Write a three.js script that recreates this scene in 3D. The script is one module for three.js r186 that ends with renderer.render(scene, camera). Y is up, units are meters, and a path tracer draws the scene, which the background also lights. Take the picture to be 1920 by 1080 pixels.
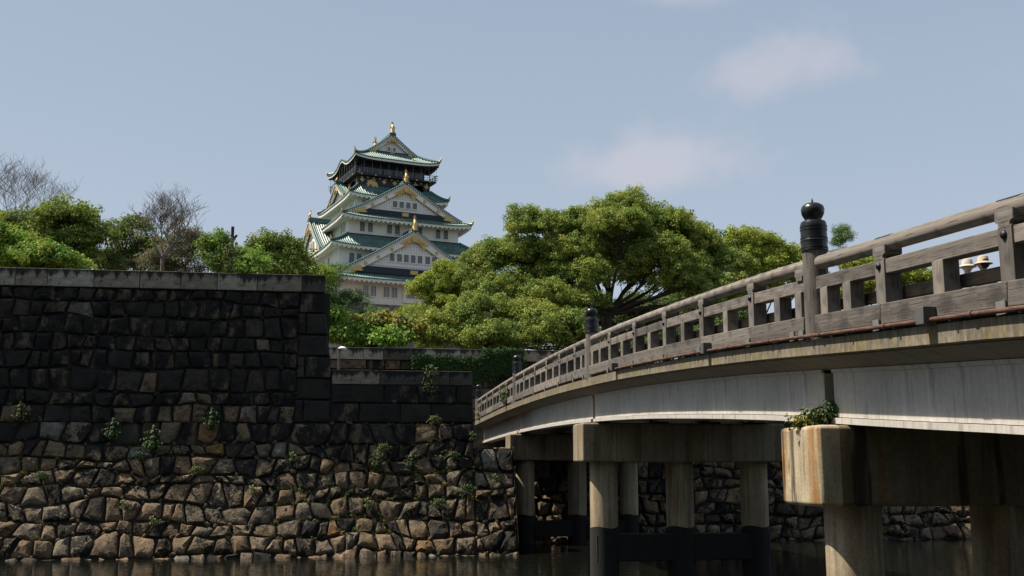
import * as THREE from 'three';
import { RoundedBoxGeometry } from 'three/addons/geometries/RoundedBoxGeometry.js';
import { MarchingCubes } from 'three/addons/objects/MarchingCubes.js';
import { mergeGeometries, mergeVertices, toCreasedNormals } from 'three/addons/utils/BufferGeometryUtils.js';

// ------------------------------------------------------------------ camera, sky, sun, exposure
const scene = new THREE.Scene();
const FOCAL = 2000, HORIZON = 880, YAW = 8 * Math.PI / 180, EYE = 3.4;      // focal length and horizon in pixels of a 1920 x 1080 frame
const PITCH = Math.atan((HORIZON - 540) / FOCAL);
const camera = new THREE.PerspectiveCamera(2 * Math.atan(540 / FOCAL) * 180 / Math.PI, 16 / 9, 0.3, 2000);
camera.position.set(0, EYE, 0);
camera.rotation.order = 'YXZ';
camera.rotation.set(PITCH, -YAW, 0);

const SUN_EL = 58 * Math.PI / 180, SUN_AZ = 12 * Math.PI / 180;             // high sun on the left, a little beyond the wall's plane
const sunDir = new THREE.Vector3(-Math.cos(SUN_AZ) * Math.cos(SUN_EL), Math.sin(SUN_EL), -Math.sin(SUN_AZ) * Math.cos(SUN_EL));
const sun = new THREE.DirectionalLight(new THREE.Color(1, 0.91, 0.78), 5.0);
sun.position.copy(sunDir).multiplyScalar(150).add(new THREE.Vector3(0, 0, -60));
sun.target.position.set(0, 0, -60);
sun.castShadow = true;
Object.assign(sun.shadow.camera, { left: -160, right: 160, top: 160, bottom: -160, near: 1, far: 500 });
sun.shadow.mapSize.set(4096, 4096);
scene.add(sun, sun.target);

const renderer = new THREE.WebGLRenderer({ antialias: true });
renderer.toneMapping = THREE.LinearToneMapping;
renderer.toneMappingExposure = 1.6;
renderer.shadowMap.enabled = true;

// ------------------------------------------------------------------ random numbers and noise
function rng(seed) { let s = seed >>> 0; return () => { s = (s + 0x6d2b79f5) | 0; let t = Math.imul(s ^ (s >>> 15), 1 | s); t = (t + Math.imul(t ^ (t >>> 7), 61 | t)) ^ t; return ((t ^ (t >>> 14)) >>> 0) / 4294967296; }; }
const hash2 = (x, y, s) => { let h = Math.imul(x, 374761393) + Math.imul(y, 668265263) + Math.imul(s, 974711); h = Math.imul(h ^ (h >>> 13), 1274126177); return ((h ^ (h >>> 16)) >>> 0) / 4294967296; };
const sm = (t) => t * t * (3 - 2 * t);
function vnoise(x, y, px, py, s) {                                          // value noise that repeats every px, py
  const x0 = Math.floor(x), y0 = Math.floor(y), fx = sm(x - x0), fy = sm(y - y0);
  const m = (a, p) => ((a % p) + p) % p, X0 = m(x0, px), X1 = m(x0 + 1, px), Y0 = m(y0, py), Y1 = m(y0 + 1, py);
  const a = hash2(X0, Y0, s), b = hash2(X1, Y0, s), c = hash2(X0, Y1, s), d = hash2(X1, Y1, s);
  return a + (b - a) * fx + (c - a) * fy + (a - b - c + d) * fx * fy;
}
function fbm(u, v, px, py, oct, s, gain = 0.5) { let t = 0, a = 1, n = 0; for (let i = 0; i < oct; i++) { t += a * vnoise(u * px, v * py, px, py, s + i * 17); n += a; a *= gain; px *= 2; py *= 2; } return t / n; }
const clamp = (x, a = 0, b = 1) => Math.min(b, Math.max(a, x));
const step = (a, b, x) => sm(clamp((x - a) / (b - a)));
const lerp = (a, b, t) => a + (b - a) * t;

// ------------------------------------------------------------------ sky
{
  const W = 2048, H = 1024, d = new Float32Array(W * H * 4);
  const lowC = [0.340, 0.384, 0.442], midC = [0.280, 0.338, 0.416], topC = [0.129, 0.184, 0.273];
  const az = (px) => Math.atan((px - 960) / FOCAL) + YAW, el = (py) => PITCH + Math.atan((540 - py) / FOCAL);
  const clouds = [[1510, 150, 10, 4.8, 0.66], [1225, 312, 10.5, 4.0, 0.76], [1370, 0, 8, 2.2, 0.45], [2300, 240, 14, 4, 0.5], [-700, 180, 16, 4, 0.45], [3300, 60, 16, 5, 0.5], [-2600, 100, 16, 5, 0.5]].map(([x, y, w, h, k]) => [az(x), el(y), w * Math.PI / 360, h * Math.PI / 360, k]);
  for (let j = 0; j < H; j++) for (let i = 0; i < W; i++) {
    const phi = ((i + 0.5) / W - 0.5) * 2 * Math.PI, th = ((j + 0.5) / H - 0.5) * Math.PI;
    const x = Math.cos(phi) * Math.cos(th), y = Math.sin(th), z = Math.sin(phi) * Math.cos(th);
    const e = Math.max(0, th), a = Math.atan2(x, -z);
    const k1 = Math.exp(-e / 0.20), k2 = 1 - Math.exp(-Math.max(0, e - 0.12) / 0.55);
    const cs = x * sunDir.x + y * sunDir.y + z * sunDir.z, au = 0.08 * Math.pow(Math.max(0, cs), 3) + 0.28 * Math.pow(Math.max(0, cs), 24);
    let c = [0, 1, 2].map((q) => lerp(lerp(midC[q], lowC[q], k1), topC[q], k2) + au * [1, 0.97, 0.9][q]);
    let cl = 0;
    for (const [ca, ce, w, h, k] of clouds) {
      const dx = (a - ca) / w, dy = (e - ce) / h;
      if (dx * dx + dy * dy > 9) continue;
      const n = fbm((a + 4) / 8, (e + 1) / 8, 150, 190, 5, 5, 0.55), m = fbm((a + 4) / 8, (e + 1) / 8, 44, 70, 3, 91);
      const f = fbm((a + 4) / 8, (e + 1) / 8, 420, 520, 4, 305, 0.6);
      cl = Math.max(cl, k * step(0.16, 0.78, Math.exp(-(dx * dx * 0.8 + dy * dy * (dy < 0 ? 2.2 : 1))) * (0.35 + 0.62 * n + 0.7 * (m - 0.5)) + 0.42 * (n - 0.5) + 0.30 * (f - 0.5)));
    }
    const haze = 0.014 * (fbm((a + 4) / 8, (e + 1) / 3, 10, 14, 4, 33) - 0.5);
    const cc = [0.391, 0.379, 0.418];
    for (let q = 0; q < 3; q++) c[q] = lerp(c[q], cc[q], cl * 0.8) + haze;
    if (th < 0) { const g = [0.08, 0.085, 0.06]; for (let q = 0; q < 3; q++) c[q] = lerp(c[q], g[q], step(0, 0.06, -th)); }
    d.set([c[0], c[1], c[2], 1], (j * W + i) * 4);
  }
  const t = new THREE.DataTexture(d, W, H, THREE.RGBAFormat, THREE.FloatType);
  t.mapping = THREE.EquirectangularReflectionMapping; t.magFilter = t.minFilter = THREE.LinearFilter; t.wrapS = THREE.RepeatWrapping; t.needsUpdate = true;
  scene.background = t; scene.environment = t;
}

// ------------------------------------------------------------------ layout helpers
const fwd = new THREE.Vector3(Math.sin(YAW) * Math.cos(PITCH), Math.sin(PITCH), -Math.cos(YAW) * Math.cos(PITCH));
const rgt = new THREE.Vector3(Math.cos(YAW), 0, Math.sin(YAW)), upv = new THREE.Vector3().crossVectors(rgt, fwd);
function at(px, py, z) {                                                    // the point of the plane z seen at a place of the photograph
  const d = fwd.clone().addScaledVector(rgt, (px - 960) / FOCAL).addScaledVector(upv, (540 - py) / FOCAL);
  return new THREE.Vector3(0, EYE, 0).addScaledVector(d, z / d.z);
}
const V = (x, y, z) => new THREE.Vector3(x, y, z);

// ------------------------------------------------------------------ naming
const taken = new Map();
function numbered(name) { const n = taken.get(name) ?? 0; taken.set(name, n + 1); return n ? name + '_' + String(n).padStart(3, '0') : name; }
function tag(o, label, category, group, kind) { o.userData.label = label; if (category) o.userData.category = category; if (group) o.userData.group = group; if (kind) o.userData.kind = kind; return o; }
function thing(name, label, category, pos = [0, 0, 0], group, kind) { const o = new THREE.Group(); o.name = numbered(name); o.position.set(...pos); scene.add(o); return tag(o, label, category, group, kind); }
function part(name, geo, mat, parent, kind) { const m = new THREE.Mesh(geo, mat); m.name = name; m.castShadow = m.receiveShadow = true; parent.add(m); if (kind) m.userData.kind = kind; return m; }
function structure(name, geo, mat, label) { const m = part(numbered(name), geo, mat, scene); return tag(m, label, name === 'water' ? 'water' : 'ground', null, 'structure'); }

// ------------------------------------------------------------------ textures
function dataTex(W, H, f, srgb = true) {
  const d = new Uint8Array(W * H * 4);
  for (let j = 0; j < H; j++) for (let i = 0; i < W; i++) { const c = f((i + 0.5) / W, (j + 0.5) / H); const o = (j * W + i) * 4; for (let q = 0; q < 3; q++) d[o + q] = 255 * clamp(Array.isArray(c) ? c[q] : c); d[o + 3] = 255; }
  const t = new THREE.DataTexture(d, W, H); t.wrapS = t.wrapT = THREE.RepeatWrapping; t.magFilter = THREE.LinearFilter; t.minFilter = THREE.LinearMipmapLinearFilter; t.generateMipmaps = true;
  if (srgb) t.colorSpace = THREE.SRGBColorSpace; t.needsUpdate = true; return t;
}
// stone: mottled, with darker blotches and grit (uv: 1 = 2 m)
const stoneH = (u, v) => 0.55 * fbm(u, v, 6, 6, 6, 3, 0.6) + 0.45 * fbm(u, v, 40, 40, 3, 8, 0.6);
const stoneMap = dataTex(512, 512, (u, v) => {
  const m = fbm(u, v, 5, 5, 5, 21, 0.55), g = fbm(u, v, 60, 60, 3, 9, 0.6), b = step(0.54, 0.70, fbm(u, v, 7, 7, 5, 55, 0.6)), w = fbm(u, v, 3, 3, 4, 71);
  const k = (0.50 + 0.55 * m) * (0.72 + 0.5 * g) * (1 - 0.42 * b);
  return [k * (1.0 + 0.10 * (w - 0.5)), k * 0.985, k * (0.955 - 0.16 * (w - 0.5))];
});
const stoneBump = dataTex(512, 512, stoneH, false);
// the same stone under black run-off stain and under dark moss
const stainedStoneMap = dataTex(512, 512, (u, v) => {
  const m = fbm(u, v, 5, 5, 5, 21, 0.55), g = fbm(u, v, 60, 60, 3, 9, 0.6), b = step(0.30, 0.62, 0.8 * fbm(u, v, 5, 4, 5, 155, 0.6) + 0.2 * fbm(u, v, 30, 14, 3, 156)), k = (0.50 + 0.55 * m) * (0.72 + 0.5 * g) * (1 - 0.82 * b);
  return [k, k * 0.98, k * 0.93];
});
const mossStoneMap = dataTex(512, 512, (u, v) => {
  const m = fbm(u, v, 5, 5, 5, 21, 0.55), g = fbm(u, v, 60, 60, 3, 9, 0.6), f = 0.65 * fbm(u, v, 6, 6, 5, 255, 0.62) + 0.35 * fbm(u, v, 34, 34, 3, 256), b = step(0.47, 0.56, f), y = step(0.56, 0.64, f), k = (0.50 + 0.55 * m) * (0.72 + 0.5 * g);
  return [k, k * 0.97, k * 0.92].map((x, i) => lerp(lerp(x, x * [0.22, 0.21, 0.14][i], b), (0.6 + 0.6 * g) * [0.36, 0.33, 0.12][i], y * 0.7));
});
// black run-off streaks that start at the top edge of a block (v = 1)
const streakMap = dataTex(512, 256, (u, v) => {
  const m = fbm(u, v, 8, 4, 5, 31, 0.6), g = fbm(u, v, 90, 40, 3, 12, 0.6);
  const len = 0.12 + 1.05 * Math.pow(fbm(u, 0.3, 14, 1, 4, 44, 0.6), 2.2) - 0.1, s = step(1 - len - 0.16, 1 - len + 0.12, v + 0.16 * (fbm(u, v, 40, 6, 3, 77) - 0.5));
  const spot = step(0.62, 0.75, fbm(u, v, 16, 8, 4, 101, 0.6));
  const k = (0.62 + 0.4 * m) * (0.78 + 0.4 * g) * (1 - 0.80 * s * (0.6 + 0.5 * m)) * (1 - 0.35 * spot);
  return [k, k * 0.985, k * 0.94];
});
// weathered timber: grain along u (uv: 1 = 1 m)
const woodWarp = (u, v) => 0.035 * (fbm(u, v, 2, 5, 3, 5) - 0.5);
const woodMap = dataTex(512, 512, (u, v) => {
  const w = woodWarp(u, v), g = fbm(u, v + w, 2, 90, 4, 61, 0.7), c = fbm(u, v + w, 1, 14, 4, 9, 0.6), st = step(0.52, 0.78, fbm(u, v, 2, 4, 5, 88, 0.6)), ck = step(0.72, 0.78, fbm(u, v + w, 3, 130, 2, 14));
  const k = (0.50 + 0.34 * g + 0.34 * c) * (1 - 0.30 * st) * (1 - 0.5 * ck);
  return [k * 1.0, k * (0.965 + 0.02 * c), k * (0.92 + 0.06 * c)];
});
const woodBump = dataTex(512, 512, (u, v) => { const w = woodWarp(u, v); return 0.6 * fbm(u, v + w, 2, 90, 4, 61, 0.7) + 0.4 * (1 - step(0.68, 0.78, fbm(u, v + w, 3, 130, 2, 14))); }, false);
// concrete with fine drip marks running down v (uv: 1 = 4 m)
const concMap = dataTex(512, 512, (u, v) => {
  const m = fbm(u, v, 5, 5, 5, 23, 0.55), g = fbm(u, v, 70, 70, 2, 19), s = fbm(u, v, 64, 2, 4, 65, 0.6), s2 = step(0.60, 0.74, fbm(u, v, 46, 3, 3, 165, 0.55)), l = step(0.66, 0.78, fbm(u, v, 80, 3, 3, 265, 0.55));
  const k = (0.86 + 0.14 * m) * (0.94 + 0.08 * g) * (0.93 + 0.10 * s) * (1 - 0.14 * s2) + 0.06 * l;
  return [k, k * 0.99, k * 0.965];
});
// stained concrete: rust and black run-off (uv: 1 = 2 m)
const stains = (u, v, rust, black, s) => {
  const m = fbm(u, v, 5, 5, 5, 123 + s, 0.55), g = fbm(u, v, 80, 80, 2, 119), r = step(0.50, 0.68, 0.75 * fbm(u, v, 7, 1, 3, 365 + s, 0.6) + 0.25 * fbm(u, v, 24, 3, 3, 366)), b = step(0.52, 0.68, 0.7 * fbm(u + 0.37, v, 9, 1, 4, 465 + s, 0.6) + 0.3 * fbm(u, v, 30, 3, 3, 467)), w = fbm(u, v, 40, 2, 3, 41);
  const k = (0.70 + 0.30 * m) * (0.88 + 0.2 * g) * (0.88 + 0.2 * w);
  let c = [k, k * 0.96, k * 0.88];
  c = c.map((x, i) => lerp(x, x * [0.84, 0.63, 0.38][i], r * rust)); return c.map((x, i) => lerp(x, x * [0.34, 0.31, 0.26][i], b * black));
};
const stainMap = dataTex(512, 512, (u, v) => stains(u, v, 0.8, 0.75, 0)), softStainMap = dataTex(512, 512, (u, v) => stains(u, v, 0.22, 0.26, 9)), darkStainMap = dataTex(512, 512, (u, v) => stains(u, v, 0.35, 0.8, 19));
// slab edge: grey with yellow lichen and dark vertical streaks
const lichenMap = dataTex(512, 512, (u, v) => {
  const m = fbm(u, v, 6, 6, 5, 223, 0.55), g = fbm(u, v, 90, 60, 2, 219), s = fbm(u, v, 90, 2, 3, 265, 0.6), l = step(0.50, 0.66, 0.6 * fbm(u, v, 12, 3, 4, 365, 0.6) + 0.4 * fbm(u, v, 70, 20, 3, 366, 0.6));
  const k = (0.55 + 0.4 * m) * (0.84 + 0.3 * g) * (0.72 + 0.5 * s);
  const c = [k, k * 0.95, k * 0.86];
  return c.map((x, i) => lerp(x, (0.75 + 0.3 * g) * [0.80, 0.74, 0.46][i], 0.62 * l));
});
const plasterMap = dataTex(256, 256, (u, v) => { const k = 0.86 + 0.10 * fbm(u, v, 4, 4, 5, 77) + 0.06 * fbm(u, v, 30, 3, 3, 78); return [k, k * 0.995, k * 0.98]; });
const tileMap = dataTex(256, 256, (u, v) => { const m = fbm(u, v, 6, 6, 5, 87, 0.6), g = fbm(u, v, 50, 50, 2, 88), k = (0.6 + 0.5 * m) * (0.85 + 0.3 * g), p = step(0.5, 0.7, fbm(u, v, 9, 9, 4, 90)); return [k * lerp(0.86, 1, p), k, k * lerp(0.97, 0.95, p)]; });
const barkMap = dataTex(256, 256, (u, v) => { const k = (0.5 + 0.5 * fbm(u, v, 14, 3, 5, 47, 0.6)) * (0.8 + 0.4 * fbm(u, v, 4, 4, 3, 48)); return [k, k * 0.95, k * 0.88]; });
const rippleBump = dataTex(512, 512, (u, v) => 0.55 * fbm(u, v, 5, 14, 4, 7, 0.5) + 0.45 * fbm(u, v, 22, 60, 3, 8, 0.5), false);
const earthMap = dataTex(256, 256, (u, v) => { const k = 0.5 + 0.5 * fbm(u, v, 8, 8, 5, 57, 0.6); return [k, k, k]; });

const std = (rgb, rough, map, bump, bs, extra) => { const m = new THREE.MeshStandardMaterial({ roughness: rough, metalness: 0, side: THREE.DoubleSide, ...extra }); m.color.setRGB(...rgb); if (map) m.map = map; if (bump) { m.bumpMap = bump; m.bumpScale = bs; } return m; };
const M = {
  wood: std([0.214, 0.198, 0.181], 0.85, woodMap, woodBump, 0.003), woodDark: std([0.147, 0.134, 0.123], 0.85, woodMap, woodBump, 0.003), woodPale: std([0.286, 0.260, 0.231], 0.85, woodMap, woodBump, 0.003), woodBrown: std([0.218, 0.168, 0.130], 0.85, woodMap, woodBump, 0.003),
  lacquer: std([0.010, 0.010, 0.011], 0.30, null, null, 0), iron: std([0.02, 0.02, 0.022], 0.45, null, null, 0, { metalness: 0.5 }),
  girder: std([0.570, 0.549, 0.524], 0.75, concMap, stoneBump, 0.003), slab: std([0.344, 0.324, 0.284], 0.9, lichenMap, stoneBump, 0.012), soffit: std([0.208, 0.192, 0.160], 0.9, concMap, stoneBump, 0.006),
  cap: std([0.522, 0.474, 0.387], 0.88, stainMap, stoneBump, 0.006), capDark: std([0.272, 0.232, 0.176], 0.9, darkStainMap, stoneBump, 0.006), capSoft: std([0.370, 0.330, 0.264], 0.88, softStainMap, stoneBump, 0.006), column: std([0.449, 0.400, 0.322], 0.85, softStainMap, stoneBump, 0.004), sleeve: std([0.014, 0.014, 0.014], 0.95, concMap, stoneBump, 0.01),
  deck: std([0.072, 0.070, 0.068], 0.95, earthMap, stoneBump, 0.006), pipe: std([0.184, 0.084, 0.048], 0.7, stoneMap, null, 0), steel: std([0.36, 0.37, 0.38], 0.5, concMap, null, 0, { metalness: 0.6 }), boxGrey: std([0.10, 0.105, 0.105], 0.6, concMap, null, 0),
  joint: std([0.022, 0.019, 0.014], 1, null, null, 0), earth: std([0.10, 0.085, 0.06], 1, earthMap, null, 0), paving: std([0.22, 0.20, 0.17], 1, earthMap, null, 0), grass: std([0.06, 0.085, 0.025], 1, earthMap, null, 0),
  plaster: std([0.93, 0.90, 0.85], 0.85, plasterMap, null, 0), plasterWarm: std([0.86, 0.81, 0.72], 0.85, plasterMap, null, 0), roof: std([0.105, 0.178, 0.170], 0.42, tileMap, null, 0), roofPale: std([0.20, 0.275, 0.26], 0.42, tileMap, null, 0), roofDark: std([0.05, 0.12, 0.115], 0.5, tileMap, null, 0),
  navy: std([0.012, 0.016, 0.024], 0.6, null, null, 0), gold: std([0.558, 0.369, 0.126], 0.45, null, null, 0, { metalness: 0.45 }), pane: std([0.05, 0.06, 0.064], 0.25, null, null, 0), lattice: std([0.30, 0.33, 0.33], 0.7, null, null, 0), latticeWhite: std([0.70, 0.68, 0.64], 0.8, null, null, 0), recess: std([0.609, 0.623, 0.638], 0.9, null, null, 0),
  bark: std([0.085, 0.07, 0.055], 0.95, barkMap, null, 0), barkGrey: std([0.256, 0.224, 0.200], 0.95, barkMap, null, 0), ashlarBase: std([0.26, 0.24, 0.21], 0.95, stoneMap, stoneBump, 0.03), lampWhite: std([0.75, 0.74, 0.72], 0.5, null, null, 0),
};

// ------------------------------------------------------------------ geometry helpers
function metricUV(g, scale = 1, along = 'x') {                              // box projection in metres; u runs along the given axis
  g = g.index ? g.toNonIndexed() : g;
  const p = g.attributes.position, n = p.count, uv = new Float32Array(n * 2), a = V(), b = V(), c = V();
  for (let i = 0; i < n; i += 3) {
    a.fromBufferAttribute(p, i); b.fromBufferAttribute(p, i + 1); c.fromBufferAttribute(p, i + 2);
    const f = b.clone().sub(a).cross(c.clone().sub(a)), ax = Math.abs(f.x), ay = Math.abs(f.y), az = Math.abs(f.z);
    [a, b, c].forEach((q, k) => {
      let u, v;
      if (ax >= ay && ax >= az) { u = q.z; v = q.y; if (along === 'y') [u, v] = [q.y, q.z]; }
      else if (ay >= az) { u = q.x; v = q.z; if (along === 'z') [u, v] = [q.z, q.x]; }
      else { u = q.x; v = q.y; if (along === 'y') [u, v] = [q.y, q.x]; }
      uv[(i + k) * 2] = u * scale; uv[(i + k) * 2 + 1] = v * scale;
    });
  }
  g.setAttribute('uv', new THREE.BufferAttribute(uv, 2));
  return g;
}
function shiftUV(g, du, dv) { const u = g.attributes.uv; for (let i = 0; i < u.count; i++) u.setXY(i, u.getX(i) + du, u.getY(i) + dv); return g; }
function box(w, h, d, r = 0, along = 'x', scale = 1) { return metricUV(r > 0 ? new RoundedBoxGeometry(w, h, d, 1, r) : new THREE.BoxGeometry(w, h, d), scale, along); }
const boxAt = (w, h, d, x, y, z, r = 0, along = 'x', scale = 1) => box(w, h, d, r, along, scale).translate(x, y, z);
const plainBox = (w, h, d, x, y, z) => new THREE.BoxGeometry(w, h, d).translate(x, y, z);
const merged = (list) => mergeGeometries(list.map((g) => { const h = g.index ? g.toNonIndexed() : g; for (const k of Object.keys(h.attributes)) if (!['position', 'normal', 'uv'].includes(k)) h.deleteAttribute(k); return h; }));
function fromTris(pos, uv, creased = 0.6) { const g = new THREE.BufferGeometry(); g.setAttribute('position', new THREE.Float32BufferAttribute(pos, 3)); if (uv) g.setAttribute('uv', new THREE.Float32BufferAttribute(uv, 2)); g.computeVertexNormals(); return creased ? toCreasedNormals(g, creased) : g; }
// a closed cross-section [[x, y offset], ...] carried along z over a curve y(z)
function sweep(profile, zs, yOf, scale = 1, along = 'z') {
  const pos = [], uv = [], N = profile.length, L = [0];
  for (let i = 0; i < N; i++) { const a = profile[i], b = profile[(i + 1) % N]; L.push(L[i] + Math.hypot(b[0] - a[0], b[1] - a[1])); }
  const P = (i, j) => [profile[i % N][0], profile[i % N][1] + yOf(zs[j]), zs[j]];
  for (let j = 0; j + 1 < zs.length; j++) for (let i = 0; i < N; i++) {
    const q = [P(i, j), P(i + 1, j), P(i + 1, j + 1), P(i, j + 1)], t = [[zs[j], -L[i]], [zs[j], -L[i + 1]], [zs[j + 1], -L[i + 1]], [zs[j + 1], -L[i]]];
    for (const k of [0, 1, 2, 0, 2, 3]) { pos.push(...q[k]); uv.push(t[k][0] * scale, t[k][1] * scale); }
  }
  const cap = THREE.ShapeUtils.triangulateShape(profile.map((p) => new THREE.Vector2(...p)), []);
  for (const j of [0, zs.length - 1]) for (const f of cap) for (const k of j ? [f[0], f[1], f[2]] : [f[2], f[1], f[0]]) { const q = P(k, j); pos.push(...q); uv.push(q[0] * scale, q[1] * scale); }
  return fromTris(pos, uv, 0.4);
}
const range = (a, b, n) => Array.from({ length: n + 1 }, (_, i) => lerp(a, b, i / n));
function tube(pts, radii, sides = 6, closed = true) {                       // tapered tube through points
  const pos = [], uv = [], rings = [], n = pts.length; let up = V(0.31, 0.2, 0.93).normalize(), len = 0;
  for (let i = 0; i < n; i++) {
    const t = pts[Math.min(n - 1, i + 1)].clone().sub(pts[Math.max(0, i - 1)]).normalize(), s = V().crossVectors(t, up).normalize(); up = V().crossVectors(s, t).normalize();
    if (i) len += pts[i].distanceTo(pts[i - 1]);
    rings.push({ c: pts[i], s, u: up.clone(), r: Array.isArray(radii) ? radii[i] : radii, l: len });
  }
  const P = (i, k) => { const q = rings[i], a = k / sides * 2 * Math.PI; return q.c.clone().addScaledVector(q.s, Math.cos(a) * q.r).addScaledVector(q.u, Math.sin(a) * q.r).toArray(); };
  const idx = [];
  for (let i = 0; i < n; i++) for (let k = 0; k <= sides; k++) { pos.push(...P(i, k)); uv.push(k / sides, rings[i].l); }
  for (let i = 0; i + 1 < n; i++) for (let k = 0; k < sides; k++) { const a = i * (sides + 1) + k, b = a + sides + 1; idx.push(a, b, a + 1, b, b + 1, a + 1); }
  if (closed) for (const i of [0, n - 1]) { const c = pos.length / 3; pos.push(...pts[i].toArray()); uv.push(0.5, rings[i].l); for (let k = 0; k < sides; k++) { const a = i * (sides + 1) + k; idx.push(...(i ? [c, a, a + 1] : [c, a + 1, a])); } }
  const g = new THREE.BufferGeometry(); g.setAttribute('position', new THREE.Float32BufferAttribute(pos, 3)); g.setAttribute('uv', new THREE.Float32BufferAttribute(uv, 2)); g.setIndex(idx); g.computeVertexNormals(); return g;
}

// ------------------------------------------------------------------ ground and water
function deckY(z) {                                                         // the hump of the bridge: top of the slab's edge
  const p = [[12, 3.1], [0, 4.06], [-5, 4.56], [-10.2, 5.0], [-13.2, 5.2], [-18.36, 5.545], [-24, 5.84], [-29.3, 6.055], [-37, 6.25], [-44.2, 6.335], [-52, 6.35], [-61.5, 6.28], [-70, 6.16]];
  let i = 0; while (i < p.length - 2 && z < p[i + 1][0]) i++;
  const m = (k) => { const a = p[Math.max(0, k - 1)], b = p[Math.min(p.length - 1, k + 1)]; return (b[1] - a[1]) / (b[0] - a[0]); };
  const [x0, y0] = p[i], [x1, y1] = p[i + 1], h = x1 - x0, t = (z - x0) / h, t2 = t * t, t3 = t2 * t;
  return (2 * t3 - 3 * t2 + 1) * y0 + (t3 - 2 * t2 + t) * h * m(i) + (-2 * t3 + 3 * t2) * y1 + (t3 - t2) * h * m(i + 1);
}
function slabOf(poly, y0, y1, scale = 0.25) {                               // a flat-topped block over a plan [[x, z], ...]
  const s = new THREE.Shape(poly.map(([x, z]) => new THREE.Vector2(x, -z)));
  return metricUV(new THREE.ExtrudeGeometry(s, { depth: y1 - y0, bevelEnabled: false }).rotateX(-Math.PI / 2).translate(0, y0, 0), scale);
}
{
  const w = new THREE.MeshPhysicalMaterial({ roughness: 0.04, metalness: 0, ior: 1.33, bumpMap: rippleBump, bumpScale: 0.012 });
  w.color.setRGB(0.006, 0.007, 0.005);
  const g = new THREE.PlaneGeometry(400, 66).rotateX(-Math.PI / 2).translate(20, 0, -31);
  const u = g.attributes.uv, p = g.attributes.position; for (let i = 0; i < u.count; i++) u.setXY(i, p.getX(i) / 6, p.getZ(i) / 6);
  structure('water', g, w, 'dark still water of the castle moat'); 
}
structure('ground', slabOf([[-420, -46.9], [-2.6, -46.9], [-6.6, -75.2], [30, -75.2], [30, -54], [420, -54], [420, -900], [-420, -900]], -1, 10.95), M.earth, 'earth terrace behind the moat walls');
structure('plaza_ground', slabOf([[-2.55, -46.8], [4.6, -46.8], [4.6, -64.6], [15.2, -64.6], [15.2, -54], [29.98, -54], [29.98, -75.15], [-6.55, -75.15]], -1, 6.22), M.paving, 'paved court at the end of the bridge');
structure('moat_ledge_ground', slabOf([[6.5, -53.8], [15.16, -53.8], [15.16, -64.55], [6.5, -64.55]], -1, 4.3), M.earth, 'low earth shelf under the far end of the bridge');
structure('near_bank_ground', slabOf([[-420, 300], [-420, -0.6], [420, -0.6], [420, 300]], -2, 1.75), M.grass, 'grassy bank on the near side of the moat');

// ------------------------------------------------------------------ foliage
function leafMat(rough = 0.75) { const m = new THREE.MeshPhysicalMaterial({ roughness: rough, metalness: 0, side: THREE.DoubleSide, transmission: 0.42, thickness: 0, ior: 1.35, specularIntensity: 0.45 }); m.color.setRGB(1, 1, 1); return m; }
const leafM = leafMat();
// a tuft of leaves on a dome of radius 1: each leaf a pair of triangles folded along its midrib
function tuftGeo(seed, count, size, flat = 0.75, droop = 0.2) {
  const r = rng(seed), pos = [], nor = [];
  for (let i = 0; i < count; i++) {
    const a = r() * 6.283, c = lerp(-0.25, 1, Math.pow(r(), 0.8)), s = Math.sqrt(1 - c * c), rad = Math.pow(r(), 0.35);
    const n = V(Math.cos(a) * s, c, Math.sin(a) * s), p = V(n.x * rad, n.y * rad * flat, n.z * rad);
    const face = n.clone().multiplyScalar(0.9).add(V((r() - 0.5) * 1.3, (r() - 0.5) * 1.1 + 0.25, (r() - 0.5) * 1.3)).normalize(), ang = V(r() - 0.5, r() - 0.5 - droop * 2, r() - 0.5), side = V().crossVectors(ang, face).normalize(), out = V().crossVectors(face, side).normalize(), L = size * (0.7 + 0.6 * r()), w = L * 0.30;
    const tip = p.clone().addScaledVector(out, L), mid = p.clone().addScaledVector(out, L * 0.5), lift = V().crossVectors(side, out).multiplyScalar(w * 0.35), l = mid.clone().addScaledVector(side, w).add(lift), q = mid.clone().addScaledVector(side, -w).add(lift);
    for (const t of [[p, l, tip], [p, tip, q]]) for (const v of t) pos.push(v.x, v.y, v.z);
  }
  const g = new THREE.BufferGeometry(); g.setAttribute('position', new THREE.Float32BufferAttribute(pos, 3)); g.computeVertexNormals(); return g;
}

// ------------------------------------------------------------------ dry-stone masonry
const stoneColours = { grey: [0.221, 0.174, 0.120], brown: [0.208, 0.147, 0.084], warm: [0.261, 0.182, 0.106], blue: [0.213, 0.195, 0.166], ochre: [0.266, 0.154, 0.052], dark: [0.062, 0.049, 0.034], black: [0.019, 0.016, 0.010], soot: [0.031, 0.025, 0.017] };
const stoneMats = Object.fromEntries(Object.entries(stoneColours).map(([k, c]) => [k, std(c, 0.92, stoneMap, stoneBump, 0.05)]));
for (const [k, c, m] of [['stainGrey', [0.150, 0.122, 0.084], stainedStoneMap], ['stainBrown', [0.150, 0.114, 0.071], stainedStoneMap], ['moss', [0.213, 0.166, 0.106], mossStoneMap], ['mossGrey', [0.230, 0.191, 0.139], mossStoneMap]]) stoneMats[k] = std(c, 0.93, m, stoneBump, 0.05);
const copeMats = [[0.44, 0.405, 0.34], [0.36, 0.32, 0.255], [0.48, 0.455, 0.40], [0.31, 0.275, 0.22]].map((c) => std(c, 0.9, streakMap, stoneBump, 0.02));
const copeDark = std([0.10, 0.092, 0.08], 0.9, streakMap, stoneBump, 0.02);
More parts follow.
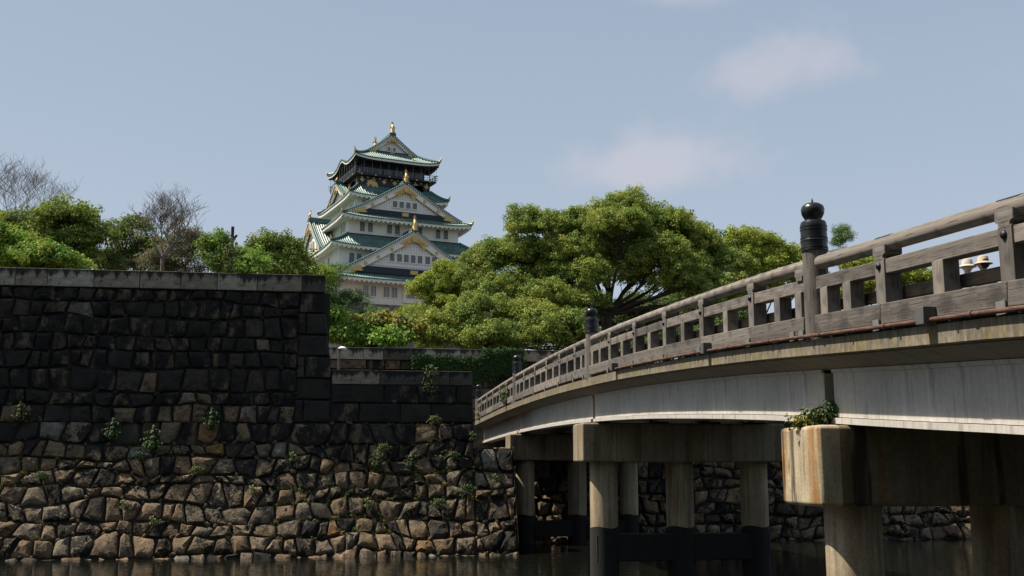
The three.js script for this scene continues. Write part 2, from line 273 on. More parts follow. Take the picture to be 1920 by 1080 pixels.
function pick(r, table) { let t = 0; for (const k in table) t += table[k]; let x = r() * t; for (const k in table) { x -= table[k]; if (x <= 0) return k; } return Object.keys(table)[0]; }
const area2 = (p) => { let a = 0; for (let i = 0; i < p.length; i++) { const q = p[(i + 1) % p.length]; a += p[i][0] * q[1] - q[0] * p[i][1]; } return a / 2; };
const centre2 = (p) => { let x = 0, y = 0; for (const q of p) { x += q[0]; y += q[1]; } return [x / p.length, y / p.length]; };
function clipHalf(poly, nx, ny, c) {                                        // keep nx x + ny y <= c
  const out = [];
  for (let i = 0; i < poly.length; i++) {
    const a = poly[i], b = poly[(i + 1) % poly.length], da = nx * a[0] + ny * a[1] - c, db = nx * b[0] + ny * b[1] - c;
    if (da <= 0) out.push(a);
    if ((da < 0 && db > 0) || (da > 0 && db < 0)) { const t = da / (da - db); out.push([a[0] + (b[0] - a[0]) * t, a[1] + (b[1] - a[1]) * t]); }
  }
  return out;
}
// stones laid in wavering courses: four-sided, tilted, with cut corners and uneven joints; chinks gets small stones for the gaps
function rubble(r, x0, x1, y0, y1, rowH, wMin, wMax, chinks, wild = 1) {
  const cells = [], s0 = Math.floor(r() * 900), wave = (k, x) => 0.50 * wild * rowH * (2 * fbm(x / 64 + 0.5, 0.37, 30, 1, 3, s0 + k * 3) - 1) + 0.30 * wild * rowH * (2 * fbm(x / 64 + 0.5, 0.37, 90, 1, 2, s0 + k * 5) - 1);
  const lines = [y0 - 0.1]; while (lines[lines.length - 1] < y1 - rowH * 0.6) lines.push(lines[lines.length - 1] + rowH * (0.72 + 0.56 * r()));
  lines[lines.length - 1] = y1;
  const Y = (k, x) => lines[k] + (k && k < lines.length - 1 ? wave(k, x) : 0);
  for (let k = 0; k + 1 < lines.length; k++) {
    let x = x0 - r() * 0.5, lean = (r() - 0.5) * 0.2 * wild;
    while (x < x1 - 0.1) {
      let w = lerp(wMin, wMax, Math.pow(r(), 1.3)) * (lines[k + 1] - lines[k]) / rowH * 0.25 + lerp(wMin, wMax, Math.pow(r(), 1.3)) * 0.75, nl = (r() - 0.5) * 0.36 * wild;
      if (x1 - x - w < wMin * 0.7) { w = x1 - x; nl = 0; }
      const X = [x + lean, x + w + nl, x + w - nl, x - lean].map((v) => clamp(v, x0, x1));
      let c = [[X[0], Y(k, X[0])], [X[1], Y(k, X[1])], [X[2], Y(k + 1, X[2])], [X[3], Y(k + 1, X[3])]];
      lean = nl; x += w;
      if (w < 0.12) continue;
      const [cx, cy] = centre2(c); c = c.map(([a, b]) => { const j = 0.17 * r() * r(); return [lerp(a, cx, j), lerp(b, cy, j)]; });
      if (r() < 0.13 && w > 0.8) { const t = 0.35 + 0.3 * r(), m = [lerp(c[0][0], c[1][0], t), lerp(c[0][1], c[1][1], t)], n = [lerp(c[3][0], c[2][0], 1 - t), lerp(c[3][1], c[2][1], 1 - t)]; cells.push([c[0], m, n, c[3]], [m, c[1], c[2], n]); continue; }
      const out = []; c.forEach((p, i) => {                                 // knock off some corners
        const q = c[(i + 3) % 4], s = c[(i + 1) % 4];
        if (r() < 0.36 * wild) { const t = 0.10 + 0.20 * r(), u = 0.10 + 0.20 * r(); out.push([lerp(p[0], q[0], t), lerp(p[1], q[1], t)], [lerp(p[0], s[0], u), lerp(p[1], s[1], u)]); if (chinks && t + u > 0.40) chinks.push([p[0], p[1], 0.05 + 0.07 * r()]); } else out.push(p);
      });
      cells.push(out);
    }
  }
  return cells;
}
function ashlar(r, x0, x1, y0, rows, wMin, wMax) {                          // squared blocks in courses
  const out = []; let y = y0;
  for (const h of rows) { let x = x0; while (x < x1 - 0.05) { let w = lerp(wMin, wMax, r()); if (x1 - x - w < wMin * 0.6) w = x1 - x; const j = () => (r() - 0.5) * 0.03; out.push([[x + j(), y + j()], [x + w + j(), y + j()], [x + w + j(), y + h + j()], [x + j(), y + h + j()]]); x += w; } y += h; }
  return out;
}
// one stone: a cell of the plan pulled in by a joint, its edge rounded and its face bulging out of the wall
function stoneGeo(r, cell, place, { gap = 0.035, bulge = 0.09, back = 0.3, rough = 0.05, round = 0.25, fit = false } = {}) {
  let poly = area2(cell) > 0 ? cell.slice() : cell.slice().reverse();
  const [cx, cy] = centre2(poly);
  const N = 10, per = []; let L = 0;
  for (let i = 0; i < poly.length; i++) { const b = poly[(i + 1) % poly.length]; per.push(L); L += Math.hypot(b[0] - poly[i][0], b[1] - poly[i][1]); }
  let pts = [];
  if (fit) for (let i = 0; i < 4; i++) { const a = poly[i], b = poly[(i + 1) % 4]; pts.push(a, [lerp(a[0], b[0], 0.33), lerp(a[1], b[1], 0.33)], [lerp(a[0], b[0], 0.67), lerp(a[1], b[1], 0.67)]); }
  else {
    const off = r() * L / N;
    for (let i = 0; i < N; i++) { const s = (off + L * i / N) % L; let k = per.length - 1; while (per[k] > s) k--; const a = poly[k], b = poly[(k + 1) % poly.length], e = Math.hypot(b[0] - a[0], b[1] - a[1]) || 1, t = (s - per[k]) / e; pts.push([lerp(a[0], b[0], t), lerp(a[1], b[1], t)]); }
    let best = new Map(); for (const q of poly) { let bi = 0, bd = 9; pts.forEach((p, i) => { const d = Math.hypot(p[0] - q[0], p[1] - q[1]); if (d < bd && !best.has(i)) { bd = d; bi = i; } }); if (bd < 0.22) best.set(bi, q); }
    pts = pts.map((p, i) => best.has(i) ? [lerp(p[0], best.get(i)[0], 1 - round), lerp(p[1], best.get(i)[1], 1 - round)] : p);
  }
  const n = pts.length, R = Math.sqrt(Math.abs(area2(poly)) / Math.PI), ring = (k, add) => pts.map(([x, y]) => { const dx = x - cx, dy = y - cy, l = Math.hypot(dx, dy) || 1, s = Math.max(0.1, (l * k - add) / l); return [cx + dx * s, cy + dy * s]; });
  const j = () => (r() - 0.5), tilt = [j() * rough * 1.6, j() * rough * 1.6], dep = (x, y) => tilt[0] * (x - cx) / R + tilt[1] * (y - cy) / R;
  const rings = [ring(0.97, gap), ring(1, gap), ring(0.9, gap * 1.2).map(([x, y]) => [x + j() * rough * 0.5, y + j() * rough * 0.5]), ring(0.5, 0).map(([x, y]) => [x + j() * rough, y + j() * rough])];
  const base = j() * rough * 1.2, D = [() => -back, () => -0.06 + base * 0.5, (x, y) => bulge * 0.45 + base + dep(x, y) + j() * rough * 0.5, (x, y) => bulge + base + dep(x, y) + j() * rough];
  const pos = [], uv = [], idx = [], ou = r() * 7, ov = r() * 7;
  rings.forEach((rg, k) => rg.forEach(([x, y]) => { pos.push(...place(x, y, D[k](x, y))); uv.push(x / 2 + ou, y / 2 + ov); }));
  pos.push(...place(cx, cy, bulge * 1.05 + base + j() * rough)); uv.push(cx / 2 + ou, cy / 2 + ov);
  for (let k = 0; k < 3; k++) for (let i = 0; i < n; i++) { const a = k * n + i, b = k * n + (i + 1) % n; idx.push(a, b, a + n, b, b + n, a + n); }
  for (let i = 0; i < n; i++) idx.push(3 * n + i, 3 * n + (i + 1) % n, 4 * n);
  const g = new THREE.BufferGeometry(); g.setAttribute('position', new THREE.Float32BufferAttribute(pos, 3)); g.setAttribute('uv', new THREE.Float32BufferAttribute(uv, 2)); g.setIndex(idx); g.computeVertexNormals();
  return fit ? toCreasedNormals(g, 0.7) : toCreasedNormals(g, 0.95);
}
// coping stones carry run-off streaks: v runs from the block's foot to its top edge
function copeGeo(r, x0, x1, y0, y1, zf, depth) {
  const g = new RoundedBoxGeometry(x1 - x0 - 0.02, y1 - y0 - 0.015, depth, 2, 0.025), p = g.attributes.position, uv = [], o = r() * 9, h = (y1 - y0) / 2;
  for (let i = 0; i < p.count; i++) { const top = Math.abs(g.attributes.normal.getY(i)) > 0.8; uv.push((p.getX(i) + (Math.abs(g.attributes.normal.getX(i)) > 0.7 ? p.getZ(i) : 0)) / 3 + o, top ? 0.2 + p.getZ(i) * 0.1 : (p.getY(i) + h) / (2 * h) * 0.985 + 0.005); }
  g.setAttribute('uv', new THREE.Float32BufferAttribute(uv, 2)); return g.translate((x0 + x1) / 2, (y0 + y1) / 2, zf - depth / 2);
}
// fan-shaped batter: flat at the foot, almost upright at the top
const batter = (z0, H, foot, top) => { const z = (y) => { const t = clamp(y / H, -0.2, 1.2); return z0 - (top * y + (foot - top) * H / 3 * (1 - Math.pow(1 - t, 3))); }, s = (y) => top + (foot - top) * Math.pow(1 - clamp(y / H), 2); return { z, place: (x, y, d) => { const k = s(y), n = 1 / Math.hypot(1, k); return [x, y + d * k * n, z(y) + d * n]; } }; };
const MAIN = batter(-43.7, 11.8, 0.62, 0.05);
function backing(x0, x1, y0, y1, bt, inset, steps = 8) { const pos = []; const ys = range(y0, y1, steps); for (let i = 0; i < steps; i++) { const a = bt.place(0, ys[i], -inset), b = bt.place(0, ys[i + 1], -inset); const q = [[x0, a[1], a[2]], [x1, a[1], a[2]], [x1, b[1], b[2]], [x0, b[1], b[2]]]; for (const k of [0, 1, 2, 0, 2, 3]) pos.push(...q[k]); } return fromTris(pos, pos.flatMap((_, i) => i % 3 ? [] : [pos[i], pos[i + 1]]), 0); }

const lowWall = { grey: 4, brown: 4.5, warm: 3, moss: 4, mossGrey: 3.5, dark: 1.5, stainBrown: 2.5 };
const bastion = thing('moat_wall', 'tall dark dry-stone moat wall with a pale coping, rising above the water', 'stone wall', [0, 0, 0], null, 'thing');
const parapet = thing('moat_wall', 'lower dry-stone moat wall with dark squared blocks beside the bridge end', 'stone wall', [0, 0, 0], null, 'thing');
{
  const r = rng(11);
  const XR = (y) => -1.30 - Math.max(0, y - 7.5) * 0.115;                    // the tall wall's corner leans in
  const chinks = [], cells = [...rubble(r, -26, 4.75, -0.35, 5.35, 0.60, 0.46, 1.06, chinks, 1.05), ...rubble(r, 4.75, 6.45, -0.35, 4.3, 0.60, 0.45, 0.95, chinks), ...rubble(r, -26, -2.75, 5.35, 10.98, 0.74, 0.52, 1.12, chinks, 0.5)];
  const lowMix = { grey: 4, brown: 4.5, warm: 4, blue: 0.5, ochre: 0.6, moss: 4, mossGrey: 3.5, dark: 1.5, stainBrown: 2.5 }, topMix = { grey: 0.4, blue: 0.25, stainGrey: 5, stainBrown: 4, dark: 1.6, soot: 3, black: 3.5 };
  const far = { low: [], top: [] };                                          // the wall's continuation outside the picture
  for (const c of cells) {
    const [cx, cy] = centre2(c), a = Math.abs(area2(c)); if (a < 0.02) continue;
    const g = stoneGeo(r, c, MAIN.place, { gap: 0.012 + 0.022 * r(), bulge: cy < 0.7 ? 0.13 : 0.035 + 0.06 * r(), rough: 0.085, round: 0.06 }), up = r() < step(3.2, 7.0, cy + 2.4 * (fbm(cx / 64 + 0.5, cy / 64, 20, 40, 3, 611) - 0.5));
    if (cx < -16.3) { far[cy > 4.5 ? 'top' : 'low'].push(g); continue; }
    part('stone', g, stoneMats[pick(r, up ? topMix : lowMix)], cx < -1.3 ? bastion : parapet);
  }
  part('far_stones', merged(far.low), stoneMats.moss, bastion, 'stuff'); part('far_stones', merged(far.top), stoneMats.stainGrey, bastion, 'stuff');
  {                                                                          // moss and small weeds rooted in the joints of the lower courses
    const spots = []; for (const c of cells) { const [cx, cy] = centre2(c); if (cy < 0.5 || cy > 5.6 || cx < -17) continue; for (const p of c) if (fbm(p[0] / 64 + 0.5, p[1] / 64, 26, 26, 3, 711) + 0.25 * (r() - 0.5) > 0.58) spots.push(p); }
    const g = tuftGeo(15, 9, 0.9, 0.7, 0.5), im = new THREE.InstancedMesh(g, leafM, spots.length * 3), d = new THREE.Object3D(), col = new THREE.Color();
    spots.forEach((p, i) => { for (let k = 0; k < 3; k++) { d.position.set(...MAIN.place(p[0] + (r() - 0.5) * 0.28, p[1] + (r() - 0.5) * 0.16, -0.02 + 0.04 * r())); d.scale.setScalar(0.035 + 0.06 * r() * r()); d.rotation.set(0.6 + r(), r() * 6, 0); d.updateMatrix(); im.setMatrixAt(i * 3 + k, d.matrix); const v = r(); col.setRGB(0.10 + 0.12 * v, 0.13 + 0.09 * v, 0.03); im.setColorAt(i * 3 + k, col); } });
    im.name = 'weeds'; im.castShadow = im.receiveShadow = true; scene.add(im); tag(im, 'moss and tiny weeds rooted in the joints of the moat wall', 'weeds', null, 'stuff');
  }
  for (const [side, lo, hi, b, t, m] of [[bastion, -99, -1.3, -1, 4.9, 'brown'], [bastion, -99, -1.3, 4.9, 20, 'soot'], [parapet, -1.3, 99, -1, 20, 'brown']]) {
    const list = chinks.filter((c) => c[0] >= lo && c[0] < hi && c[1] >= b && c[1] < t).map(([x, y, s]) => { const g = new THREE.IcosahedronGeometry(s, 0).scale(1.2 + r() * 0.5, 0.9, 0.8).rotateZ(r() * 6); return metricUV(g, 0.5).translate(...MAIN.place(x, y, -0.04)); });
    part('chink_stones', merged(list), stoneMats[m], side, 'stuff');
  }
  // squared corner blocks of the tall wall
  let y = 5.35; const rows = [0.95, 0.92, 0.96, 0.93, 0.95, 0.92];
  rows.forEach((h, k) => {
    const cut = -2.77, split = cut + (k % 2 ? 0.0 : 0.32);
    for (const [a, b] of split > cut ? [[cut, split], [split, XR(y + h / 2)]] : [[cut, XR(y + h / 2)]]) {
      const sh = (XR(y) - XR(y + h)) / 2, e = b > split ? sh : 0;
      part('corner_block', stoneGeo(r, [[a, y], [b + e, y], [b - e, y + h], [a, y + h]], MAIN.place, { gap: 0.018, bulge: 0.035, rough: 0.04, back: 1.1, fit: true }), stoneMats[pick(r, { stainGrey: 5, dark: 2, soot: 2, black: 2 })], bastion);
    }
    y += h;
  });
  // coping of the tall wall
  let x = -26; const zc = MAIN.z(11.4) + 0.14;
  while (x < -1.9) { let w = lerp(1.25, 1.95, r()); if (-1.68 - x - w < 0.8) w = -1.68 - x; const last = x + w > -1.75; part('coping_stone', copeGeo(r, x, x + w, 10.98, 11.74 + (r() - 0.5) * 0.02, zc + (r() - 0.5) * 0.03, 1.3), last ? copeDark : copeMats[Math.floor(r() * 4)], bastion); x += w; }
  part('joint_fill', backing(-26, -1.45, -0.4, 10.98, MAIN, 0.12), M.joint, bastion);
  const side = new THREE.BufferGeometry(), q = [[-1.32, -0.4], [-1.75, 10.9]];
  part('end_face', fromTris([[-1.40, 5.0, MAIN.z(5) - 0.1], [-4.5, 5.0, -66], [-4.9, 10.97, -66], [-1.40, 5.0, MAIN.z(5) - 0.1], [-4.9, 10.97, -66], [-1.82, 10.97, MAIN.z(10.97) - 0.1]].flat(), null, 0), stoneMats.soot, bastion);
  // squared courses and coping of the low wall
  for (const c of ashlar(r, -1.28, 4.75, 5.35, [0.83, 0.80], 1.1, 2.5)) part('block', stoneGeo(r, c, MAIN.place, { gap: 0.016, bulge: 0.03, rough: 0.03, back: 0.6, fit: true }), stoneMats[pick(r, { stainGrey: 3, stainBrown: 2, soot: 4, black: 4 })], parapet);
  x = -1.27; for (const w of [2.02, 1.95, 1.05, 1.0]) { part('coping_stone', copeGeo(r, x, x + w, 6.98, 7.60, MAIN.z(7.3) + 0.08, 1.2), x < -1 ? copeMats[1] : copeDark, parapet); x += w; }
  part('joint_fill', backing(-1.44, 4.75, -0.4, 6.97, MAIN, 0.12), M.joint, parapet); part('joint_fill', backing(4.75, 6.45, -0.4, 4.3, MAIN, 0.12), M.joint, parapet);
  part('end_face', fromTris([[4.75, 4.2, MAIN.z(4.2) - 0.1], [4.75, 4.2, -64], [4.75, 6.97, -64], [4.75, 4.2, MAIN.z(4.2) - 0.1], [4.75, 6.97, -64], [4.75, 6.97, MAIN.z(6.97) - 0.1]].flat(), null, 0), stoneMats.soot, parapet);
  part('end_face', fromTris([[6.45, -0.4, MAIN.z(-0.4) - 0.15], [6.45, -0.4, -54], [7.3, 4.3, -54], [6.45, -0.4, MAIN.z(-0.4) - 0.15], [6.45, 4.3, -54], [6.45, 4.3, MAIN.z(4.3) - 0.1]].flat(), null, 0), stoneMats.soot, parapet);
  part('top_fill', fromTris([[4.75, 4.28, MAIN.z(4.3) - 0.1], [6.45, 4.28, MAIN.z(4.3) - 0.1], [6.45, 4.28, -54], [4.75, 4.28, MAIN.z(4.3) - 0.1], [6.45, 4.28, -54], [4.75, 4.28, -54]].flat(), null, 0), M.earth, parapet);
}
{
  const r = rng(23), bt = batter(-51.2, 11, 0.4, 0.1), w = thing('moat_wall', 'shaded dry-stone slope under the far end of the bridge', 'stone wall', [0, 0, 0], null, 'thing');
  for (const c of rubble(r, 6.45, 15.4, -0.35, 4.5, 0.62, 0.5, 1.1)) part('stone', stoneGeo(r, c, bt.place, { gap: 0.035, bulge: 0.12, rough: 0.1 }), stoneMats[pick(r, lowWall)], w);
  part('joint_fill', backing(6.45, 15.4, -0.4, 4.5, bt, 0.17), M.joint, w);
}
{
  const r = rng(29), bt = batter(-50.6, 10, 0.50, 0.12), w = thing('moat_wall', 'sunlit dry-stone moat wall seen beneath the bridge, beyond its nearest pier', 'stone wall', [0, 0, 0], null, 'thing');
  for (const c of rubble(r, 15.4, 36, -0.35, 4.9, 0.64, 0.55, 1.15)) part('stone', stoneGeo(r, c, bt.place, { gap: 0.035, bulge: 0.12, rough: 0.1 }), stoneMats[pick(r, lowWall)], w);
  part('joint_fill', backing(15.4, 90, -0.4, 9.0, bt, 0.17), stoneMats.soot, w);
}
{
  const r = rng(37), bt = { place: (x, y, d) => [x, y, -74.4 - (y - 6) * 0.06 + d] }, w = thing('court_wall', 'squared-block stone wall with streaked coping behind the bridge end', 'stone wall', [0, 0, 0], null, 'thing');
  for (const c of ashlar(r, -7, 14, 6.1, [0.72, 0.75, 0.72, 0.7, 0.66, 0.62, 0.66], 0.8, 1.9)) part('block', stoneGeo(r, c, bt.place, { gap: 0.02, bulge: 0.04, rough: 0.04, fit: true, back: 0.5 }), stoneMats[pick(r, { brown: 3, grey: 1.5, stainBrown: 4, dark: 2 })], w);
  let x = -7; while (x < 14) { let ww = lerp(1.3, 3.2, r()); if (14 - x - ww < 1) ww = 14.1 - x; part('coping_stone', copeGeo(r, x, x + ww, 10.93, 11.76, -74.5, 1.3), r() < 0.45 ? copeDark : copeMats[Math.floor(r() * 3)], w); x += ww; }
  part('joint_fill', fromTris([[-7, 6, -74.7], [14, 6, -74.7], [14, 10.9, -75], [-7, 6, -74.7], [14, 10.9, -75], [-7, 10.9, -75]].flat(), null, 0), M.joint, w);
}
// washed-out rubble at the water's edge by the far pier
{
  const r = rng(41), list = [];
  for (let i = 0; i < 150; i++) { const g = new THREE.IcosahedronGeometry(0.07 + 0.11 * r(), 0), p = g.attributes.position; g.rotateX(r() * 6).rotateY(r() * 6).scale(1.3, 0.8, 1); const x = 7.0 + r() * 4.2; g.translate(x, 0.02 + 0.26 * r() * r(), -50.9 + 0.9 * r()); list.push(metricUV(g, 0.5)); }
  const m = part('pebbles', merged(list), stoneMats.warm, scene); tag(m, 'small tan pebbles washed up at the foot of the wall behind the far pier', 'pebbles', null, 'stuff');
}

// ------------------------------------------------------------------ bridge
const XL = 6.8, XRR = 13.4, PIERS = [-16.1, -33.5, -49.9], Z_END = -64.4, Z_NEAR = 4;
const GIRD_BOT = (z) => deckY(z) - 1.28;
{
  const b = thing('bridge', 'arched grey bridge span with concrete slab edge, crossing the moat to the court', 'bridge');
  const zs = range(Z_NEAR, Z_END, 46);
  part('deck_slab', sweep([[XL, 0], [XL, -0.23], [XL + 0.5, -0.40], [XRR - 0.5, -0.40], [XRR, -0.25], [XRR, 0]], zs, deckY, 0.25), M.slab, b);
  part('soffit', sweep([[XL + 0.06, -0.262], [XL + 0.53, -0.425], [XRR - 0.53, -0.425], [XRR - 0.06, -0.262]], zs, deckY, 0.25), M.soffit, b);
  part('road_surface', sweep([[XL + 0.45, 0.004], [XRR - 0.45, 0.004], [XRR - 0.45, 0.10], [XL + 0.45, 0.10]], zs, deckY, 0.5), M.deck, b);
  const ends = [Z_NEAR, ...PIERS, Z_END];
  for (let k = 0; k + 1 < ends.length; k++) for (const [x0, x1, cls] of [[7.35, 7.75, 'girder'], [9.3, 9.6, 'girder'], [11.0, 11.3, 'girder'], [12.45, 12.85, 'girder']]) {
    const za = ends[k] - (k ? 0.17 : 0), zb = ends[k + 1] + (k + 2 < ends.length ? 0.17 : 0), g = part(cls, sweep([[x0, -0.44], [x0, -1.18], [x1, -1.18], [x1, -0.44]], range(za, zb, 14), deckY, 0.25), M.girder, b);
    part('flange', sweep([[x0 - 0.07, -1.19], [x0 - 0.07, -1.28], [x1 + 0.07, -1.28], [x1 + 0.07, -1.19]], range(za, zb, 14), deckY, 0.25), M.girder, g);
    part('haunch', sweep([[x0 - 0.035, -0.43], [x0 - 0.035, -0.485], [x1 + 0.035, -0.485], [x1 + 0.035, -0.43]], range(za, zb, 14), deckY, 0.25), M.girder, g);
  }
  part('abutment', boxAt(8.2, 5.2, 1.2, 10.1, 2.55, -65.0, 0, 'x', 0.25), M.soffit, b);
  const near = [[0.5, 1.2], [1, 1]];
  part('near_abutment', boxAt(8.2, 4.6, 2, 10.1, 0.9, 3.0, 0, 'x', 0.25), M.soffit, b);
}
PIERS.forEach((z, k) => {
  const where = ['nearest concrete bridge pier with rust-stained cap end and plants on top', 'middle concrete bridge pier on round columns, between the two others', 'farthest concrete bridge pier, standing just before the stone wall'][k];
  const p = thing('bridge_pier', where, 'bridge pier', [0, 0, z], 'piers of the bridge'), top = GIRD_BOT(z) - 0.06, h = 1.21, r = rng(50 + k);
  const cap = box(6.6, h, 1.5, 0.07, 'x', 0.34); shiftUV(cap, r(), r());
  part('cap_beam', cap.translate(10.1, top - h / 2, 0), k ? M.capSoft : M.capDark, p);
  if (!k) part('cap_end', shiftUV(box(0.40, h + 0.008, 1.508, 0.07, 'x', 0.5), 0.31, 0).translate(6.996, top - h / 2, 0), M.cap, p);
  for (const x of [7.55, 9.45, 11.15, 12.65]) part('bearing', plainBox(0.42, 0.09, 0.9, x, top + 0.035, 0), M.joint, p);
  for (const x of [7.63, 10.1, 12.57]) {
    const g = new THREE.CylinderGeometry(0.435, 0.435, top - h + 0.6, 36, 1, true); const uv = g.attributes.uv, o = r(); for (let i = 0; i < uv.count; i++) uv.setXY(i, uv.getX(i) * 1.36 + o, uv.getY(i) * 1.6 + o);
    const c = part('column', g.translate(x, (top - h - 0.6) / 2, 0), M.column, p);
    const dark = k === 1 ? 1.62 : 1.32, s = new THREE.CylinderGeometry(0.446, 0.455, dark + 0.5, 36, 6, false), sp = s.attributes.position;
    for (let i = 0; i < sp.count; i++) if (sp.getY(i) > 0.5 * (dark + 0.5) - 0.01) sp.setY(i, sp.getY(i) + 0.03 * Math.sin(Math.atan2(sp.getZ(i), sp.getX(i)) * 3 + k));
    part('wet_band', s.translate(x, (dark - 0.5) / 2, 0), M.sleeve, c);
  }
  part('tie_beam', boxAt(5.6, k === 1 ? 0.82 : 0.72, 0.7, 10.1, k === 1 ? 1.0 : 0.70, 0, 0.04, 'x', 0.25), M.sleeve, p);
});

// railing: newel posts with lacquered caps, round top rail, square middle rail, sill, balusters
const NEWELS = [0.85, -15.55, -31.95, -48.0, -64.0];
const MAJORS = [[-2.05, -4.85, -7.65, -10.43, -13.26], [-18.07, -20.9, -23.6, -26.35, -29.1], [-34.06, -36.8, -39.5, -42.2, -45.1], [-50.6, -53.3, -56.0, -58.7, -61.4]];
const lathe = (pts, n = 28) => { const g = new THREE.LatheGeometry(pts.map(([x, y]) => new THREE.Vector2(x, y)), n); return g; };
const capGeo = toCreasedNormals(lathe([[0.001, 2.235], [0.012, 2.20], [0.018, 2.165], [0.05, 2.15], [0.12, 2.135], [0.175, 2.095], [0.192, 2.04], [0.182, 1.97], [0.152, 1.915], [0.135, 1.885], [0.135, 1.868], [0.155, 1.858], [0.197, 1.842], [0.213, 1.80], [0.213, 1.775], [0.222, 1.77], [0.222, 1.75], [0.213, 1.745], [0.213, 1.725], [0.222, 1.72], [0.222, 1.70], [0.213, 1.695], [0.213, 1.59], [0.222, 1.585], [0.222, 1.565], [0.213, 1.56], [0.222, 1.545], [0.222, 1.525], [0.213, 1.52], [0.213, 1.435], [0.222, 1.43], [0.222, 1.41], [0.213, 1.405], [0.222, 1.395], [0.222, 1.37], [0.20, 1.37]]), 0.7);
const newelGeo = metricUV(new THREE.CylinderGeometry(0.19, 0.195, 1.42, 24), 1, 'y').translate(0, 0.69, 0); newelGeo.computeVertexNormals(); { const n = newelGeo.attributes.normal, p = newelGeo.attributes.position; for (let i = 0; i < n.count; i++) if (Math.abs(n.getY(i)) < 0.5) { const l = Math.hypot(p.getX(i), p.getZ(i)); n.setXYZ(i, p.getX(i) / l, 0, p.getZ(i) / l); } }
const blockGeo = (() => { const s = new THREE.Shape(); s.moveTo(-0.10, 0); s.lineTo(0.10, 0); s.lineTo(0.10, 0.03); s.quadraticCurveTo(0.11, 0.07, 0.16, 0.08); s.lineTo(0.16, 0.19); s.lineTo(-0.16, 0.19); s.lineTo(-0.16, 0.08); s.quadraticCurveTo(-0.11, 0.07, -0.10, 0.03); return metricUV(new THREE.ExtrudeGeometry(s, { depth: 0.24, bevelEnabled: true, bevelSize: 0.008, bevelThickness: 0.008, bevelSegments: 1 }).translate(0, 0, -0.12).rotateY(Math.PI / 2), 1, 'z'); })();
const studGeo = lathe([[0.001, 0.065], [0.03, 0.058], [0.05, 0.036], [0.056, 0], [0.066, -0.002], [0.066, -0.015]], 16).rotateZ(Math.PI / 2);
const majorGeo = box(0.25, 0.72, 0.26, 0.012, 'y'), minorGeo = box(0.22, 0.42, 0.25, 0.012, 'y'), plateGeo = plainBox(0.014, 0.15, 0.17, 0, 0, 0);
const woods = [M.wood, M.woodDark, M.woodPale, M.wood];
function bar(parent, name, x, z0, z1, off, w, h, mat, r, bevel = 0.014) {
  const y0 = deckY(z0) + off, y1 = deckY(z1) + off, L = Math.hypot(z1 - z0, y1 - y0), g = shiftUV(box(w, h, L - 0.008, bevel, 'z'), r() * 5, r() * 5), m = part(name, g, mat, parent);
  m.position.set(x, (y0 + y1) / 2, (z0 + z1) / 2); m.rotation.x = Math.atan2(y1 - y0, Math.abs(z1 - z0)); return m;
}
